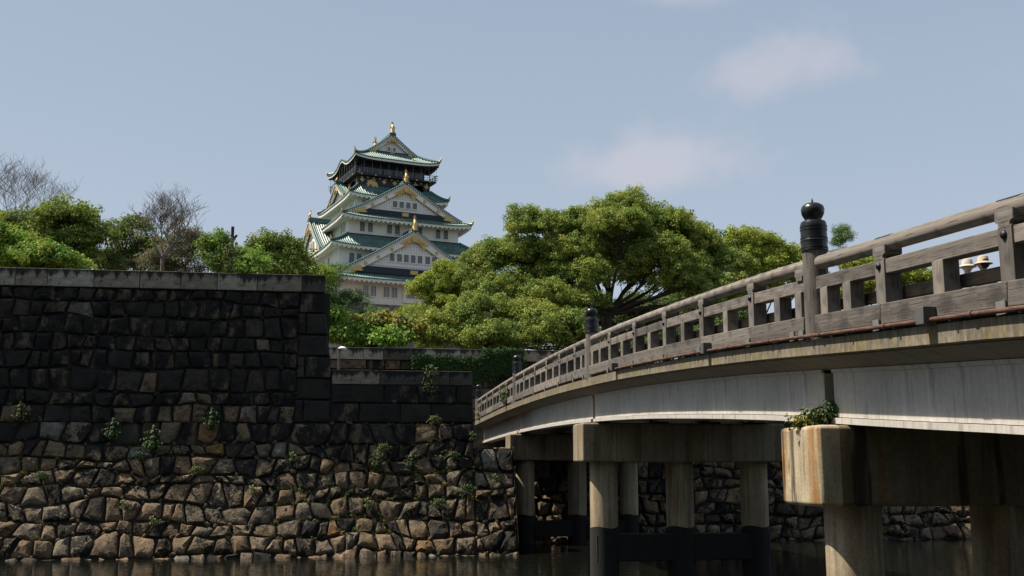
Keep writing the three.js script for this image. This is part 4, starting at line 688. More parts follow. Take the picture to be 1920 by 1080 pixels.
// top roof: lower skirt, then the gabled upper part
skirt('top_roof', 5.0, 6.1, 68.65, 9.27, 10.14, 66.2, 0.62, 6.9, 7.1, { leftside: 1.5, rightside: 1.5 });
gable('top_gable', 6.0, 68.35, 72.7, 5.75, 11.5, { pow: 1.16, board: 0.62, crest: 0.52, windows: [[-0.62, 69.65, 0.62, 0.85], [0.55, 69.65, 0.62, 0.85]], band: [4.2, 68.35, 69.0], clasp: 0.5, fish: 2.4, fishBack: true, fishUp: 0.45, plate: 0.62, over: 0.65 });
gable('third_gable', 12.6, 52.95, 60.1, 14.6, 9.5, { grid: 0.55, gridY: 54.3, board: 1.2, crest: 0.95, windows: [[-2.1, 55.6, 0.95, 1.25], [-0.7, 55.6, 0.95, 1.25], [0.7, 55.6, 0.95, 1.25], [2.1, 55.6, 0.95, 1.25]], windowBand: [-2.9, 2.9, 55.6, 1.6], band: [9.0, 53.0, 54.1], clasp: 0.8, rosettes: [0.32, 0.55], fish: 2.5, fishUp: 0.1, plate: 0.66 });
gable('lower_gable', 15.3, 40.2, 49.1, 20.1, 9, { grid: 0.6, gridY: 42.1, board: 1.5, crest: 1.1, windows: [-4.4, -2.9, -1.5, -0.1, 1.3, 2.9, 4.3].map((u) => [u, 43.6, 0.98, 1.5]), windowBand: [-5.3, 5.2, 43.55, 1.95], band: [11.2, 40.2, 41.5], clasp: 0.9, rosettes: [0.30, 0.48, 0.64], fish: 2.8, fishUp: 0.1, plate: 0.69 });
gable('side_gable', 6.4, 58.6, 62.35, 9.6, 4, { turn: -Math.PI / 2, board: 0.8, crest: 0.55, fish: 1.4, plate: 0.6 });
gable('side_gable', 9.2, 46.4, 53.85, 15.0, 5.5, { turn: -Math.PI / 2, board: 1.0, crest: 0.9, windows: [[-1, 48.6, 0.6, 1.6], [1, 48.6, 0.6, 1.6]], fish: 2.0, plate: 0.66 });
gable('side_gable', 9.2, 46.4, 53.85, 15.0, 5.5, { turn: Math.PI / 2, board: 1.0, crest: 0.9, fish: 2.0, plate: 0.66 });

const tufts = [tuftGeo(1, 44, 0.42), tuftGeo(2, 44, 0.42, 0.6), tuftGeo(3, 30, 0.62, 0.9, 0.45), tuftGeo(4, 60, 0.26, 0.9)];
const branch = (a, b, r0, r1, sag, r, n = 5) => { const d = a.distanceTo(b), o = V((r() - 0.5) * 0.22 * d, sag * d, (r() - 0.5) * 0.22 * d); const m = a.clone().lerp(b, 0.5).add(o), c = new THREE.QuadraticBezierCurve3(a, m, b), p = c.getPoints(n).map((q, i) => i && i < n ? q.add(V((r() - 0.5), (r() - 0.5), (r() - 0.5)).multiplyScalar(0.035 * d)) : q); return { pts: p, g: tube(p, p.map((_, i) => lerp(r0, r1, i / n)), r0 > 0.1 ? 7 : 4, false) }; };
// a tree whose crown is a set of rounded masses [px, py, rx, ry] (photo pixels) standing at distance z
function tree(name, label, z, base, blobs, o) {
  const r = rng(o.seed), b0 = at(base[0], 700, z), root = thing(name, label, 'tree', [b0.x, o.ground ?? 10.9, z], o.group), org = root.position.clone();
  const k = Math.hypot(b0.x, z) / FOCAL, size = o.tuft ?? 0.55, inst = [], wood = [];
  const fork = at(base[0], base[1], z).sub(org), trunkR = o.trunk ?? 0.3;
  const tr = branch(V(0, -0.3, 0), fork, trunkR * 1.25, trunkR * 0.85, 0.0, r, 6);
  const ms = blobs.map(([px, py, rx, ry, dz]) => ({ c: at(px, py, z).sub(org).add(V(0, 0, dz ?? (r() - 0.5) * rx * k * 0.9)), rx: rx * k, ry: ry * k }));
  for (const m of ms) {
    const limb = branch(fork, m.c.clone().add(V(0, -m.ry * 0.35, 0)), trunkR * 0.38, trunkR * 0.10, 0.06, r, 7); wood.push(limb.g);
    const sub = o.sub ?? 1.25, n = Math.max(5, Math.round((o.fill ?? 1) * (m.rx * m.rx * 1.5 + m.rx * m.ry * 2.2) / (sub * sub)));
    for (let i = 0; i < n; i++) {
      const a = r() * 6.283, c = lerp(o.low ?? -0.45, 1, r()), s = Math.sqrt(Math.max(0, 1 - c * c)), rad = 0.62 + 0.38 * Math.pow(r(), 0.5), ex = Math.max(0.35 * m.rx, m.rx - 0.55 * sub), ey = Math.max(0.3 * m.ry, m.ry - 0.6 * sub), p = m.c.clone().add(V(Math.cos(a) * s * ex * rad, c * ey * rad, Math.sin(a) * s * ex * 0.85 * rad));
      const sr = sub * (0.65 + 0.6 * r()), tone = r(), from = limb.pts[3 + Math.floor(r() * 4)];
      if (i % 2 === 0) wood.push(branch(from, p.clone().add(V(0, -sr * 0.3, 0)), trunkR * 0.11, 0.014, 0.05, r, 4).g);
      const nt = Math.max(4, Math.round((o.dense ?? 1) * 12 * sr * sr / (size * size) * 0.32));
      for (let q = 0; q < nt; q++) {
        const a2 = r() * 6.283, c2 = lerp(-0.5, 1, r()), s2 = Math.sqrt(1 - c2 * c2), r2 = 0.35 + 0.95 * Math.pow(r(), 0.8);
        inst.push([p.x + Math.cos(a2) * s2 * sr * r2, p.y + c2 * sr * 0.7 * r2, p.z + Math.sin(a2) * s2 * sr * r2, size * (0.55 + 0.75 * r()), r() * 6.283, r() < 0.7 ? tone : r()]);
      }
    }
  }
  part('trunk', tr.g, o.bark ?? M.bark, root);
  part('limbs', merged(wood), o.bark ?? M.bark, root);
  const im = new THREE.InstancedMesh(tufts[o.kind ?? 0], leafM, inst.length), d = new THREE.Object3D(), col = new THREE.Color(), A = o.cols;
  inst.forEach(([x, y, zz, s, rot, tone], i) => { d.position.set(x, y, zz); d.scale.setScalar(s); d.rotation.set((r() - 0.5) * 0.9, rot, (r() - 0.5) * 0.9); d.updateMatrix(); im.setMatrixAt(i, d.matrix); const c1 = A[Math.floor(tone * A.length) % A.length], v = 0.78 + 0.44 * r(); col.setRGB(c1[0] * v * (0.92 + 0.16 * r()), c1[1] * v, c1[2] * v); im.setColorAt(i, col); });
  im.name = 'crown'; im.castShadow = im.receiveShadow = true; im.userData.kind = 'stuff'; root.add(im);
  return root;
}
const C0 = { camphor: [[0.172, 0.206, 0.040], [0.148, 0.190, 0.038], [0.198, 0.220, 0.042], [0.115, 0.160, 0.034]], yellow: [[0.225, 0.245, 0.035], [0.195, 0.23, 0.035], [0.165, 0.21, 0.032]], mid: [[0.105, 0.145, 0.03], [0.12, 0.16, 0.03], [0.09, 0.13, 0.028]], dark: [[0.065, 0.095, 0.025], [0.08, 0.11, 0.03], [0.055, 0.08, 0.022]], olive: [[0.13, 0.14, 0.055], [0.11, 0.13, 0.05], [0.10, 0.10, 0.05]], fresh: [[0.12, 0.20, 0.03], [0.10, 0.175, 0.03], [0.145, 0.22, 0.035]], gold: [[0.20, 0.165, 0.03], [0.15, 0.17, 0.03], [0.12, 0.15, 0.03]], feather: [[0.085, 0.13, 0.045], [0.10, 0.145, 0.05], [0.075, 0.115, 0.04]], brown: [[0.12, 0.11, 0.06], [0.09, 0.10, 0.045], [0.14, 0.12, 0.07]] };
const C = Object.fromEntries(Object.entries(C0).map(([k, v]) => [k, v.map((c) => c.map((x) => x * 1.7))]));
const G1 = 'trees behind the tall moat wall', G2 = 'trees between the castle and the bridge';
tree('camphor_tree', 'huge spreading camphor tree with domed crown beside the castle tower', -92, [1140, 590], [[1175, 408, 74, 54], [1095, 428, 54, 48], [1040, 432, 52, 48], [985, 428, 48, 46], [1250, 436, 64, 54], [1315, 470, 52, 58], [1215, 478, 64, 56], [1135, 478, 60, 52], [1060, 482, 64, 54], [990, 482, 60, 52], [930, 486, 48, 46], [1290, 520, 62, 56], [1010, 535, 66, 50], [900, 510, 44, 40], [1180, 520, 44, 34], [1370, 505, 40, 48], [1080, 530, 54, 44, 2], [1000, 575, 66, 40, 3], [930, 555, 56, 42, 2], [1085, 575, 44, 34, 3], [1330, 565, 58, 40, 2], [1255, 545, 50, 36, 3.5], [1390, 550, 44, 40, 0], [1150, 440, 60, 44, 2.5], [1230, 500, 60, 44, 3]], { seed: 101, dense: 0.85, cols: C.camphor, trunk: 0.5, sub: 1.15, tuft: 0.44, fill: 1.0, group: G2, low: -0.3 });
tree('camphor_tree', 'broad low camphor crown overhanging the court wall beside the bridge', -82, [900, 655], [[900, 598, 70, 46], [1000, 606, 72, 48], [840, 628, 60, 46], [960, 642, 80, 42], [1055, 628, 60, 48], [800, 615, 42, 42], [1090, 655, 50, 34], [900, 640, 60, 40, 2]], { seed: 102, cols: C.camphor, trunk: 0.42, sub: 1.0, tuft: 0.42, fill: 1.1, group: G2, low: -0.6 });
tree('young_camphor_tree', 'yellow-green young tree in front of the castle tower foot', -105, [870, 600], [[845, 525, 44, 34], [810, 548, 36, 30], [880, 548, 46, 36], [830, 575, 44, 30], [775, 592, 32, 28]], { seed: 103, cols: C.yellow, trunk: 0.22, sub: 1.0, tuft: 0.46, group: G2 });
tree('bright_tree', 'bright lime-green tree behind the camphor crown and the bridge railing', -120, [1420, 620], [[1385, 470, 42, 44], [1430, 472, 42, 42], [1475, 495, 42, 38], [1420, 515, 60, 42], [1340, 560, 56, 40], [1290, 575, 46, 36], [1520, 520, 38, 34]], { seed: 104, cols: C.yellow, trunk: 0.3, sub: 1.3, tuft: 0.58, fill: 1.1, group: G2, low: -0.8 });
tree('bright_tree', 'lime-green tree glimpsed through the near bays of the railing', -118, [1640, 600], [[1610, 505, 44, 24], [1690, 530, 50, 24], [1600, 545, 60, 26], [1720, 565, 56, 22]], { seed: 105, cols: C.yellow, trunk: 0.3, sub: 1.3, tuft: 0.58, group: G2, low: -0.8 });
tree('conifer_tree', 'small dark conifer tip beside the black post cap', -130, [1578, 560], [[1578, 437, 14, 20], [1577, 460, 20, 24], [1580, 490, 24, 28]], { seed: 106, cols: C.feather, trunk: 0.2, sub: 0.9, tuft: 0.5, group: G2, kind: 3 });
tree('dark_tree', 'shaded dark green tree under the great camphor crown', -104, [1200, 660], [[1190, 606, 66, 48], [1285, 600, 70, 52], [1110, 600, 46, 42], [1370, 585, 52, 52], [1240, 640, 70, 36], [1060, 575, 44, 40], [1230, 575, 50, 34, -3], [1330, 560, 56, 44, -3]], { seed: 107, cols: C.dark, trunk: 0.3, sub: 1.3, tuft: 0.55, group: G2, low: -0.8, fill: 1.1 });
tree('dark_tree', 'deep green tree leaning over the moat wall behind the railing', -51.9, [1400, 690], [[1185, 668, 46, 20, 0], [1245, 657, 55, 24, 0], [1310, 647, 55, 26, 0], [1370, 642, 55, 26, 0], [1430, 640, 55, 26, 0], [1490, 640, 55, 26, 0], [1400, 600, 40, 20, -2]], { seed: 120, cols: C.dark, trunk: 0.22, sub: 0.9, tuft: 0.42, group: G2, low: -0.9, fill: 1.5, ground: 8.4 });
tree('feathery_tree', 'feathery dark green tree growing against the end of the tall wall', -98, [655, 640], [[626, 522, 24, 20], [612, 560, 36, 30], [655, 565, 30, 22], [700, 598, 30, 12], [650, 600, 44, 22], [604, 508, 14, 12], [742, 606, 24, 8]], { seed: 108, cols: C.feather, trunk: 0.25, sub: 0.95, tuft: 0.5, group: G2, kind: 3, fill: 1.2, low: -0.8 });
tree('leafy_shrub', 'golden-tipped leafy shrub above the court wall', -79, [700, 660], [[690, 615, 34, 26], [725, 610, 30, 22], [760, 620, 34, 28]], { seed: 109, cols: C.gold, trunk: 0.12, sub: 0.7, tuft: 0.42, group: G2, kind: 2, low: -0.8 });
tree('leafy_shrub', 'fresh green leafy shrub beside the corner of the tall wall', -78, [645, 660], [[640, 620, 34, 30], [665, 640, 36, 18], [735, 638, 40, 16], [625, 590, 16, 14]], { seed: 110, cols: C.fresh, trunk: 0.12, sub: 0.7, tuft: 0.42, group: G2, kind: 2, low: -0.8 });
tree('bright_tree', 'yellow-green rounded tree at the start of the tall wall coping', -56, [20, 500], [[25, 470, 50, 32], [80, 490, 52, 20], [-20, 450, 46, 40], [130, 506, 34, 10], [30, 505, 60, 14]], { seed: 111, cols: C.fresh.concat(C.yellow), trunk: 0.2, sub: 0.75, tuft: 0.36, group: G1, low: -0.8, fill: 1.1 });
tree('round_tree', 'soft green tree under the leafless tree above the wall', -66, [5, 500], [[10, 425, 34, 22], [-40, 430, 40, 30]], { seed: 112, cols: C.mid, trunk: 0.2, sub: 0.8, tuft: 0.4, group: G1 });
tree('round_tree', 'dark domed evergreen tree above the tall wall', -66, [140, 485], [[125, 420, 56, 30], [165, 440, 40, 34], [80, 425, 36, 28], [130, 455, 60, 24], [175, 485, 30, 16], [85, 465, 36, 24], [120, 490, 50, 18], [195, 455, 22, 26]], { seed: 113, cols: C.mid.concat(C.camphor), trunk: 0.26, sub: 0.8, tuft: 0.4, group: G1, low: -0.3, dense: 0.75 });
tree('slender_tree', 'thin olive-leaved tree with open branches above the wall', -68, [225, 500], [[225, 440, 28, 26], [250, 422, 30, 24], [235, 475, 36, 26], [265, 490, 40, 20], [285, 462, 30, 30], [215, 492, 24, 14], [245, 508, 44, 12]], { seed: 114, cols: C.olive.concat(C.mid), trunk: 0.18, sub: 0.75, tuft: 0.36, group: G1, dense: 0.6, fill: 1.0 });
tree('brown_tree', 'brownish evergreen tree next to the leafless tree on the wall', -64, [345, 500], [[335, 445, 24, 30], [360, 480, 26, 30], [325, 485, 30, 24], [368, 450, 14, 28], [300, 495, 34, 14], [345, 510, 40, 12]], { seed: 115, cols: C.brown, trunk: 0.16, sub: 0.65, tuft: 0.34, group: G1, dense: 0.8, low: -0.8, kind: 3 });
tree('round_tree', 'fresh green maple tree in the middle of the tree row on the wall', -62, [440, 505], [[432, 486, 34, 24], [408, 452, 24, 14], [466, 490, 26, 22], [420, 500, 40, 16], [455, 512, 44, 12], [400, 470, 20, 24]], { seed: 116, cols: C.fresh.concat(C.mid), trunk: 0.2, sub: 0.7, tuft: 0.36, group: G1, low: -0.7, fill: 1.1 });
tree('round_tree', 'mid-green tree with layered branches nearest the tower', -70, [530, 510], [[515, 465, 40, 22], [545, 465, 26, 20], [535, 495, 52, 20], [490, 480, 24, 26], [572, 508, 22, 12], [530, 516, 56, 12], [480, 505, 30, 16]], { seed: 117, cols: C.mid.concat(C.camphor), trunk: 0.2, sub: 0.75, tuft: 0.38, group: G1, low: -0.6 });
tree('round_tree', 'pale green sapling crown behind the wall next to the tower', -78, [590, 510], [[588, 516, 18, 10], [606, 518, 18, 10]], { seed: 118, cols: C.yellow.concat(C.fresh), trunk: 0.12, sub: 0.7, tuft: 0.38, group: G1, low: -0.6 });

// trees on the near bank, behind the viewer
for (const [i, x, zz, h] of [[0, -34, 12, 18], [1, -20, 14, 20], [2, -7, 12, 18], [3, 7, 15, 20], [4, 20, 12, 18], [5, 34, 14, 20], [6, -48, 11, 19], [7, -62, 13, 20], [8, -76, 10, 19], [9, -90, 12, 20]]) {
  const r = rng(300 + i), t = thing('bank_tree', ['first', 'second', 'third', 'fourth', 'fifth', 'sixth', 'seventh', 'eighth', 'ninth', 'tenth'][i] + ' tree of the row on the near bank behind the viewer', 'tree', [x, 1.7, zz], 'trees on the near bank');
  part('trunk', tube([V(0, -0.2, 0), V(0.2, 3, 0), V(0, 6, 0.2)], [0.5, 0.4, 0.3], 8), M.bark, t);
  const im = new THREE.InstancedMesh(tufts[0], leafM, 2600), d = new THREE.Object3D(), c = new THREE.Color();
  for (let q = 0; q < 2600; q++) { const a = r() * 6.283, cc = r() * 2 - 1, s = Math.sqrt(1 - cc * cc), k = Math.pow(r(), 0.4); d.position.set(Math.cos(a) * s * 7.6 * k, h * 0.52 + cc * h * 0.46 * k, Math.sin(a) * s * 5 * k); d.scale.setScalar(0.9 + 0.6 * r()); d.rotation.set(r() - 0.5, r() * 6, r() - 0.5); d.updateMatrix(); im.setMatrixAt(q, d.matrix); c.setRGB(...C.mid[q % 3]); im.setColorAt(q, c); }
  im.name = 'crown'; im.userData.kind = 'stuff'; im.castShadow = im.receiveShadow = true; t.add(im);
}
// leafless trees
function bareTree(label, z, base, top, spread, seed) {
  const r = rng(seed), b = at(base[0], base[1], z), k = Math.abs(z) / FOCAL, root = thing('bare_tree', label, 'tree', [b.x, 10.9, z], 'leafless trees above the wall'), H = (base[1] - top) * k, twigs = [], W = spread * k;
  const rise = b.y - 10.9, main = tube([V(0, -0.2, 0), V(0.05, rise * 0.5, 0), V(0, rise, 0)], [0.15, 0.13, 0.11], 8);
  const grow = (p, dir, len, rad, depth) => {
    const pts = [p], n = 4; let q = p.clone(), d = dir.clone();
    for (let i = 0; i < n; i++) { d.add(V((r() - 0.5) * 0.34, (r() - 0.5) * 0.2 + 0.05, (r() - 0.5) * 0.34)).normalize(); q = q.clone().addScaledVector(d, len / n); pts.push(q); }
    twigs.push(tube(pts, pts.map((_, i) => lerp(rad, rad * 0.6, i / n)), depth < 2 ? 6 : 3, false));
    if (depth >= 5) return;
    const kids = [4, 3, 3, 3, 2][depth]; for (let i = 0; i < kids; i++) { const t = pts[Math.min(n, 2 + Math.floor(r() * 3))], a = r() * 6.283, nd = d.clone().add(V(Math.cos(a), 0.25, Math.sin(a)).multiplyScalar(0.75 + 0.35 * r())).normalize(); grow(t.clone(), nd, len * (0.66 + 0.2 * r()), Math.max(0.0085, rad * 0.52), depth + 1); }
  };
  for (let i = 0; i < 4; i++) { const a = i * 1.571 + r(); grow(V(0, rise * (0.9 + 0.1 * r()), 0), V(Math.cos(a) * 0.6 * W / H * 2, 1, Math.sin(a) * 0.6).normalize(), H * 0.38, 0.055, 0); }
  part('trunk', main, M.barkGrey, root); part('branches', merged(twigs), M.barkGrey, root);
}
bareTree('tall leafless tree at the very edge of the picture above the wall', -80, [34, 440], 285, 84, 201);
bareTree('leafless grey tree standing in the tree row above the wall', -60, [305, 480], 352, 84, 202);
{ const p = at(434, 480, -67), t = thing('tree_stump', 'sawn-off dark tree trunk standing above the leaves on the wall', 'tree stump', [p.x, 10.9, -67]); const y = at(434, 425, -67).y - 10.9; part('trunk', tube([V(0, -0.2, 0), V(0.06, y * 0.5, 0), V(0, y * 0.8, 0), V(0, y, 0)], [0.14, 0.13, 0.11, 0.10], 9), M.bark, t); part('branch_stub', tube([V(0, y * 0.88, 0), V(0.28, y * 0.93, 0)], [0.09, 0.07], 7), M.bark, t); part('branch_stub', tube([V(0, y * 0.82, 0), V(-0.22, y * 0.86, 0.05)], [0.08, 0.06], 7), M.bark, t); }

// ------------------------------------------------------------------ plants on the masonry and the bridge
const plantMats = { fern: std([0.06, 0.10, 0.022], 0.8), pale: std([0.115, 0.13, 0.028], 0.8), deep: std([0.04, 0.075, 0.018], 0.8), moss: std([0.20, 0.20, 0.03], 0.95) };
for (const m of Object.values(plantMats)) m.side = THREE.DoubleSide;
function plantGeo(seed, n, h, w, leaf) {
  const r = rng(seed), list = [], stems = [];
  for (let i = 0; i < n; i++) { const a = r() * 6.283, t = Math.pow(r(), 0.7), y = h * (0.1 + 0.9 * r()), x = Math.cos(a) * w * t * 0.5, z = 0.05 + 0.25 * r() * w; const g = tuftGeo(seed * 31 + i, 7, 0.9, 0.8, 0.3); g.scale(leaf, leaf, leaf).rotateX(0.5).translate(x, y, z); list.push(g); if (i % 3 === 0) stems.push(tube([V(x * 0.2, 0, 0), V(x * 0.6, y * 0.6, z * 0.6), V(x, y, z)], [0.012, 0.009, 0.005], 4, false)); }
  return [merged(list), merged(stems)];
}
const plants = [plantGeo(1, 40, 0.85, 0.6, 0.105), plantGeo(2, 34, 0.5, 0.8, 0.10), plantGeo(3, 55, 1.5, 0.75, 0.125), plantGeo(4, 14, 0.3, 0.4, 0.085), plantGeo(5, 70, 0.28, 0.75, 0.075)];
function plant(label, pos, v, mat, s = 1, hang = false, group = 'plants growing from the wall joints') {
  const t = thing('wall_plant', label, 'plant', pos, group); part('leaves', plants[v][0], plantMats[mat], t); part('stems', plants[v][1], M.bark, t); t.scale.set(s, hang ? -s : s, s); return t;
}
const onWall = (px, py) => { let z = -45, p; for (let i = 0; i < 8; i++) { p = at(px, py, z); z = MAIN.z(clamp(p.y, 0, 11.7)) + 0.06; } return [p.x, p.y, z]; };
[['feathery fern sprouting high on the dark part of the tall wall', 395, 806, 0, 'fern', 1], ['bushy fern on the tall wall, left of the tallest fern', 210, 826, 0, 'fern', 1], ['largest bushy fern on the tall wall, above the lit rubble', 285, 850, 0, 'fern', 1.25], ['low fern trailing beside the largest fern', 262, 865, 1, 'deep', 0.8], ['yellowish weed at the tall wall close to the picture edge', 36, 790, 0, 'pale', 0.9], ['small bright weed low on the rubble beneath the ferns', 477, 928, 3, 'pale', 1.3], ['little weed tuft beside a pale blue stone', 552, 866, 3, 'fern', 1.3], ['yellow-leaved weed trailing over the rubble', 370, 890, 1, 'pale', 0.7], ['small weed among the mossy stones', 290, 985, 3, 'pale', 1.2], ['tiny weed low beside the water on the rubble', 235, 955, 3, 'fern', 1.2], ['thin weed on the rubble beneath the left fern', 80, 900, 1, 'fern', 0.7],
 ['tall leafy shrub growing from the low wall coping', 808, 742, 2, 'fern', 0.85], ['straggling vine under the leafy shrub on the low wall', 815, 795, 1, 'pale', 0.7], ['green weed among stones below the low wall', 720, 850, 1, 'fern', 0.8], ['dark green weed hanging in the rubble joint below the low wall', 707, 880, 0, 'deep', 0.9], ['bright green sprout at the wall corner under the bridge end', 888, 828, 3, 'fern', 1.4], ['dark weed patch on rubble close to the far pier', 875, 930, 1, 'deep', 1.0], ['green weed patch above the row of square waterline stones', 825, 955, 1, 'fern', 0.9], ['weed in the rubble beside a mossy ochre stone', 770, 880, 0, 'deep', 0.8], ['small green sprout among stones near the far pier', 930, 905, 3, 'fern', 1.2], ['low green weed in the rubble under the vine', 850, 862, 1, 'fern', 0.7], ['pale weed on the rubble left of the mossy stones', 692, 952, 3, 'pale', 1.3]]
  .forEach(([l, x, y, v, m, s]) => plant(l, onWall(x, y), v, m, s));
{ const p = at(432, 512, -46.6); const t = plant('tall bright green weed standing on the tall wall coping', [p.x, 11.72, -46.6], 2, 'pale', 0.85); }
plant('yellow-green weed bush growing on the nearest pier cap', [6.95, GIRD_BOT(-16.1) - 0.09, -16.2], 4, 'moss', 0.95, false, 'plants growing on the bridge');
plant('dark fern in the girder gap over the nearest pier', [7.22, GIRD_BOT(-16.1) - 0.02, -16.1], 4, 'deep', 1.1, false, 'plants growing on the bridge');
plant('weed bush growing on the slab edge before the far black-capped post', [6.78, deckY(-50) + 0.02, -50.5], 0, 'fern', 1.2, false, 'plants growing on the bridge');
plant('small weed at the very end of the bridge slab', [6.78, deckY(-62) - 0.05, -62.0], 3, 'pale', 1.6, false, 'plants growing on the bridge');
{
  const r = rng(88), n = 900, im = new THREE.InstancedMesh(tuftGeo(9, 14, 0.8, 0.5, 0.5), leafM, n), d = new THREE.Object3D(), c = new THREE.Color();
  for (let i = 0; i < n; i++) { const u = r(), x = lerp(3.6, 11.2, u), low = x < 6.0 ? 10.5 + 0.3 * Math.sin(x * 5) : x < 8.1 ? 8.9 + 0.7 * Math.abs(Math.sin(x * 3)) : 9.9 + 0.4 * Math.sin(x * 4), y = lerp(x < 8.5 ? 11.0 : 11.7, low, r()); d.position.set(x + (r() - 0.5) * 0.3, y, -74.42 + 0.12 * r() + (y > 11.5 ? -0.2 * r() : 0)); d.scale.setScalar(0.16 + 0.14 * r()); d.rotation.set(1.2 + 0.5 * r(), r() * 6, 0); d.updateMatrix(); im.setMatrixAt(i, d.matrix); const k = 0.7 + 0.6 * r(); c.setRGB(0.035 * k, 0.075 * k, 0.018 * k); im.setColorAt(i, c); }
  im.name = 'ivy'; im.castShadow = im.receiveShadow = true; scene.add(im); tag(im, 'dark green ivy hanging over the court wall behind the bridge end', 'ivy', null, 'stuff');
}
{ const p = at(635, 690, -56), t = thing('lamp_post', 'thin lamp post with a white domed head behind the low wall', 'lamp', [p.x, 6.22, -56]), y = at(638, 655, -56).y - 6.22; part('pole', new THREE.CylinderGeometry(0.055, 0.07, y, 10).translate(0, y / 2, 0), std([0.11, 0.105, 0.10], 0.6), t); part('lamp_head', lathe([[0.001, 0.16], [0.12, 0.14], [0.21, 0.07], [0.24, 0], [0.10, -0.02], [0.001, -0.03]], 16).translate(0.16, y, 0), M.lampWhite, t); part('lamp_arm', plainBox(0.22, 0.05, 0.05, 0.06, y - 0.03, 0), std([0.11, 0.105, 0.10], 0.6), t); }

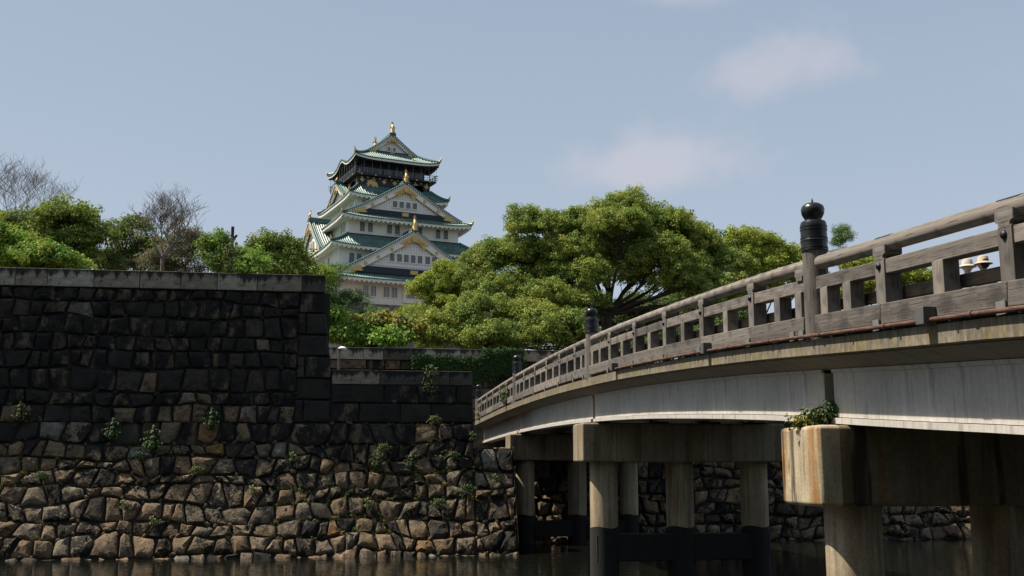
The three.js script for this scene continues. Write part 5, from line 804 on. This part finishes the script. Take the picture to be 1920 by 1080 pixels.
// ------------------------------------------------------------------ walkers on the bridge
function person(label, pos, turn, H, c, hat) {
  const t = thing('person', label, 'person', pos, 'walkers on the bridge'); t.rotation.y = turn;
  const k = H / 1.7, B = [], add = (a, b, r0, r1, col) => B.push({ a: V(...a).multiplyScalar(k), b: V(...b).multiplyScalar(k), r0: r0 * k, r1: r1 * k, col });
  add([0, 0.98, 0], [0, 1.30, 0], 0.135, 0.155, c.top); add([-0.13, 1.36, 0], [0.13, 1.36, 0], 0.085, 0.085, c.top); add([-0.07, 0.93, 0], [0.07, 0.93, 0], 0.125, 0.125, c.legs);
  add([0, 1.38, 0], [0, 1.50, 0.01], 0.055, 0.05, c.skin); add([0, 1.57, 0.01], [0, 1.60, 0.01], 0.088, 0.095, c.skin); add([0, 1.53, 0.05], [0, 1.55, 0.06], 0.05, 0.06, c.skin); add([0, 1.575, 0.10], [0, 1.555, 0.115], 0.012, 0.016, c.skin); add([-0.093, 1.58, 0], [-0.093, 1.55, 0], 0.018, 0.014, c.skin); add([0.093, 1.58, 0], [0.093, 1.55, 0], 0.018, 0.014, c.skin);
  add([0, 1.625, -0.02], [0, 1.57, -0.045], 0.092, 0.085, c.hair);
  for (const s of [-1, 1]) {
    add([s * 0.20, 1.36, 0], [s * 0.26, 1.09, -0.02], 0.06, 0.05, c.top); add([s * 0.26, 1.09, -0.02], [s * 0.25, 0.86, 0.07], 0.048, 0.038, c.top); add([s * 0.25, 0.85, 0.075], [s * 0.245, 0.78, 0.09], 0.032, 0.035, c.skin);
    for (let f = 0; f < 4; f++) add([s * 0.245, 0.775, 0.065 + f * 0.018], [s * 0.235, 0.70 - (f === 1 || f === 2 ? 0.012 : 0), 0.075 + f * 0.016], 0.011, 0.009, c.skin);
    add([s * 0.235, 0.82, 0.105], [s * 0.225, 0.765, 0.135], 0.012, 0.010, c.skin);
    const st = s * 0.10; add([s * 0.09, 0.90, 0], [s * 0.10, 0.49, st * 0.7 + 0.02], 0.095, 0.065, c.legs); add([s * 0.10, 0.49, st * 0.7 + 0.02], [s * 0.10, 0.09, st], 0.062, 0.045, c.legs); add([s * 0.10, 0.05, st - 0.04], [s * 0.11, 0.035, st + 0.14], 0.045, 0.038, c.shoes);
  }
  const res = 84, half = 0.92 * k, mc = new MarchingCubes(res, new THREE.MeshBasicMaterial(), false, false, 120000); mc.isolation = 0;
  const q = V(), pa = V(), dist = (b) => { pa.subVectors(q, b.a); const ba = b.d ?? (b.d = b.b.clone().sub(b.a)), h = clamp(pa.dot(ba) / ba.dot(ba)); return pa.addScaledVector(ba, -h).length() - lerp(b.r0, b.r1, h); };
  for (let z = 0; z < res; z++) for (let y = 0; y < res; y++) for (let x = 0; x < res; x++) {
    q.set((x / (res / 2) - 1) * half, (y / (res / 2) - 1) * half + 0.86 * k, (z / (res / 2) - 1) * half); let d = 1;
    if (Math.abs(q.z) < 0.4 * k && Math.abs(q.x) < 0.45 * k) for (const b of B) { const e = dist(b), w = 0.03; if (e > d + w) continue; const m = clamp(0.5 + 0.5 * (d - e) / w); d = d * (1 - m) + e * m - w * m * (1 - m); }
    mc.field[x + y * res + z * res * res] = -d;
  }
  mc.update(); const n = mc.count, P = mc.positionArray, pos3 = [], col = [];
  for (let i = 0; i < n; i++) { q.set(P[i * 3] * half, P[i * 3 + 1] * half + 0.86 * k, P[i * 3 + 2] * half); pos3.push(q.x, q.y, q.z); let best = 9, cc = c.top; for (const b of B) { const e = dist(b); if (e < best) { best = e; cc = b.col; } } col.push(...cc); }
  let g = new THREE.BufferGeometry(); g.setAttribute('position', new THREE.Float32BufferAttribute(pos3, 3)); g.setAttribute('color', new THREE.Float32BufferAttribute(col, 3)); g = mergeVertices(g, 1e-4); g.computeVertexNormals();
  const m = new THREE.MeshStandardMaterial({ roughness: 0.85, vertexColors: true, side: THREE.DoubleSide }); part('body', g, m, t);
  if (hat) { const hm = std(hat, 0.9); part('hat', lathe([[0.001, 0.115], [0.06, 0.112], [0.095, 0.09], [0.105, 0.0], [0.125, -0.01], [0.175, -0.045], [0.172, -0.052], [0.105, -0.02], [0.10, -0.02]], 24).scale(k, k, k).translate(0, 1.625 * k, 0), hm, t); }
  else part('hair', new THREE.SphereGeometry(0.108 * k, 18, 12, 0, 6.3, 0, 1.7).scale(1, 1.05, 1.08).rotateX(-0.45).translate(0, 1.60 * k, -0.015 * k), std(c.hair, 0.8), t);
  return t;
}
{
  const y = (z) => deckY(z) + 0.105;
  const a = person('walker with a beige bucket hat and grey top behind the railing', [11.3, y(-17.93), -17.93], Math.PI + 0.2, 1.63, { top: [0.16, 0.165, 0.175], legs: [0.05, 0.05, 0.06], skin: [0.45, 0.29, 0.20], hair: [0.02, 0.016, 0.013], shoes: [0.04, 0.04, 0.04] }, [0.44, 0.36, 0.27]);
  const d = person('distant walker in a light blue hat near the far end of the bridge', [8.6, y(-52), -52], Math.PI, 1.66, { top: [0.30, 0.33, 0.38], legs: [0.05, 0.05, 0.06], skin: [0.45, 0.29, 0.20], hair: [0.02, 0.016, 0.013], shoes: [0.04, 0.04, 0.04] }, [0.50, 0.58, 0.66]);
  const b = person('walker with pale cap and cream jacket behind the railing', [11.3, y(-18.45), -18.45], Math.PI - 0.3, 1.64, { top: [0.50, 0.43, 0.34], legs: [0.12, 0.11, 0.10], skin: [0.45, 0.29, 0.20], hair: [0.35, 0.30, 0.25], shoes: [0.3, 0.3, 0.3] }, [0.46, 0.41, 0.34]);
}

renderer.render(scene, camera);
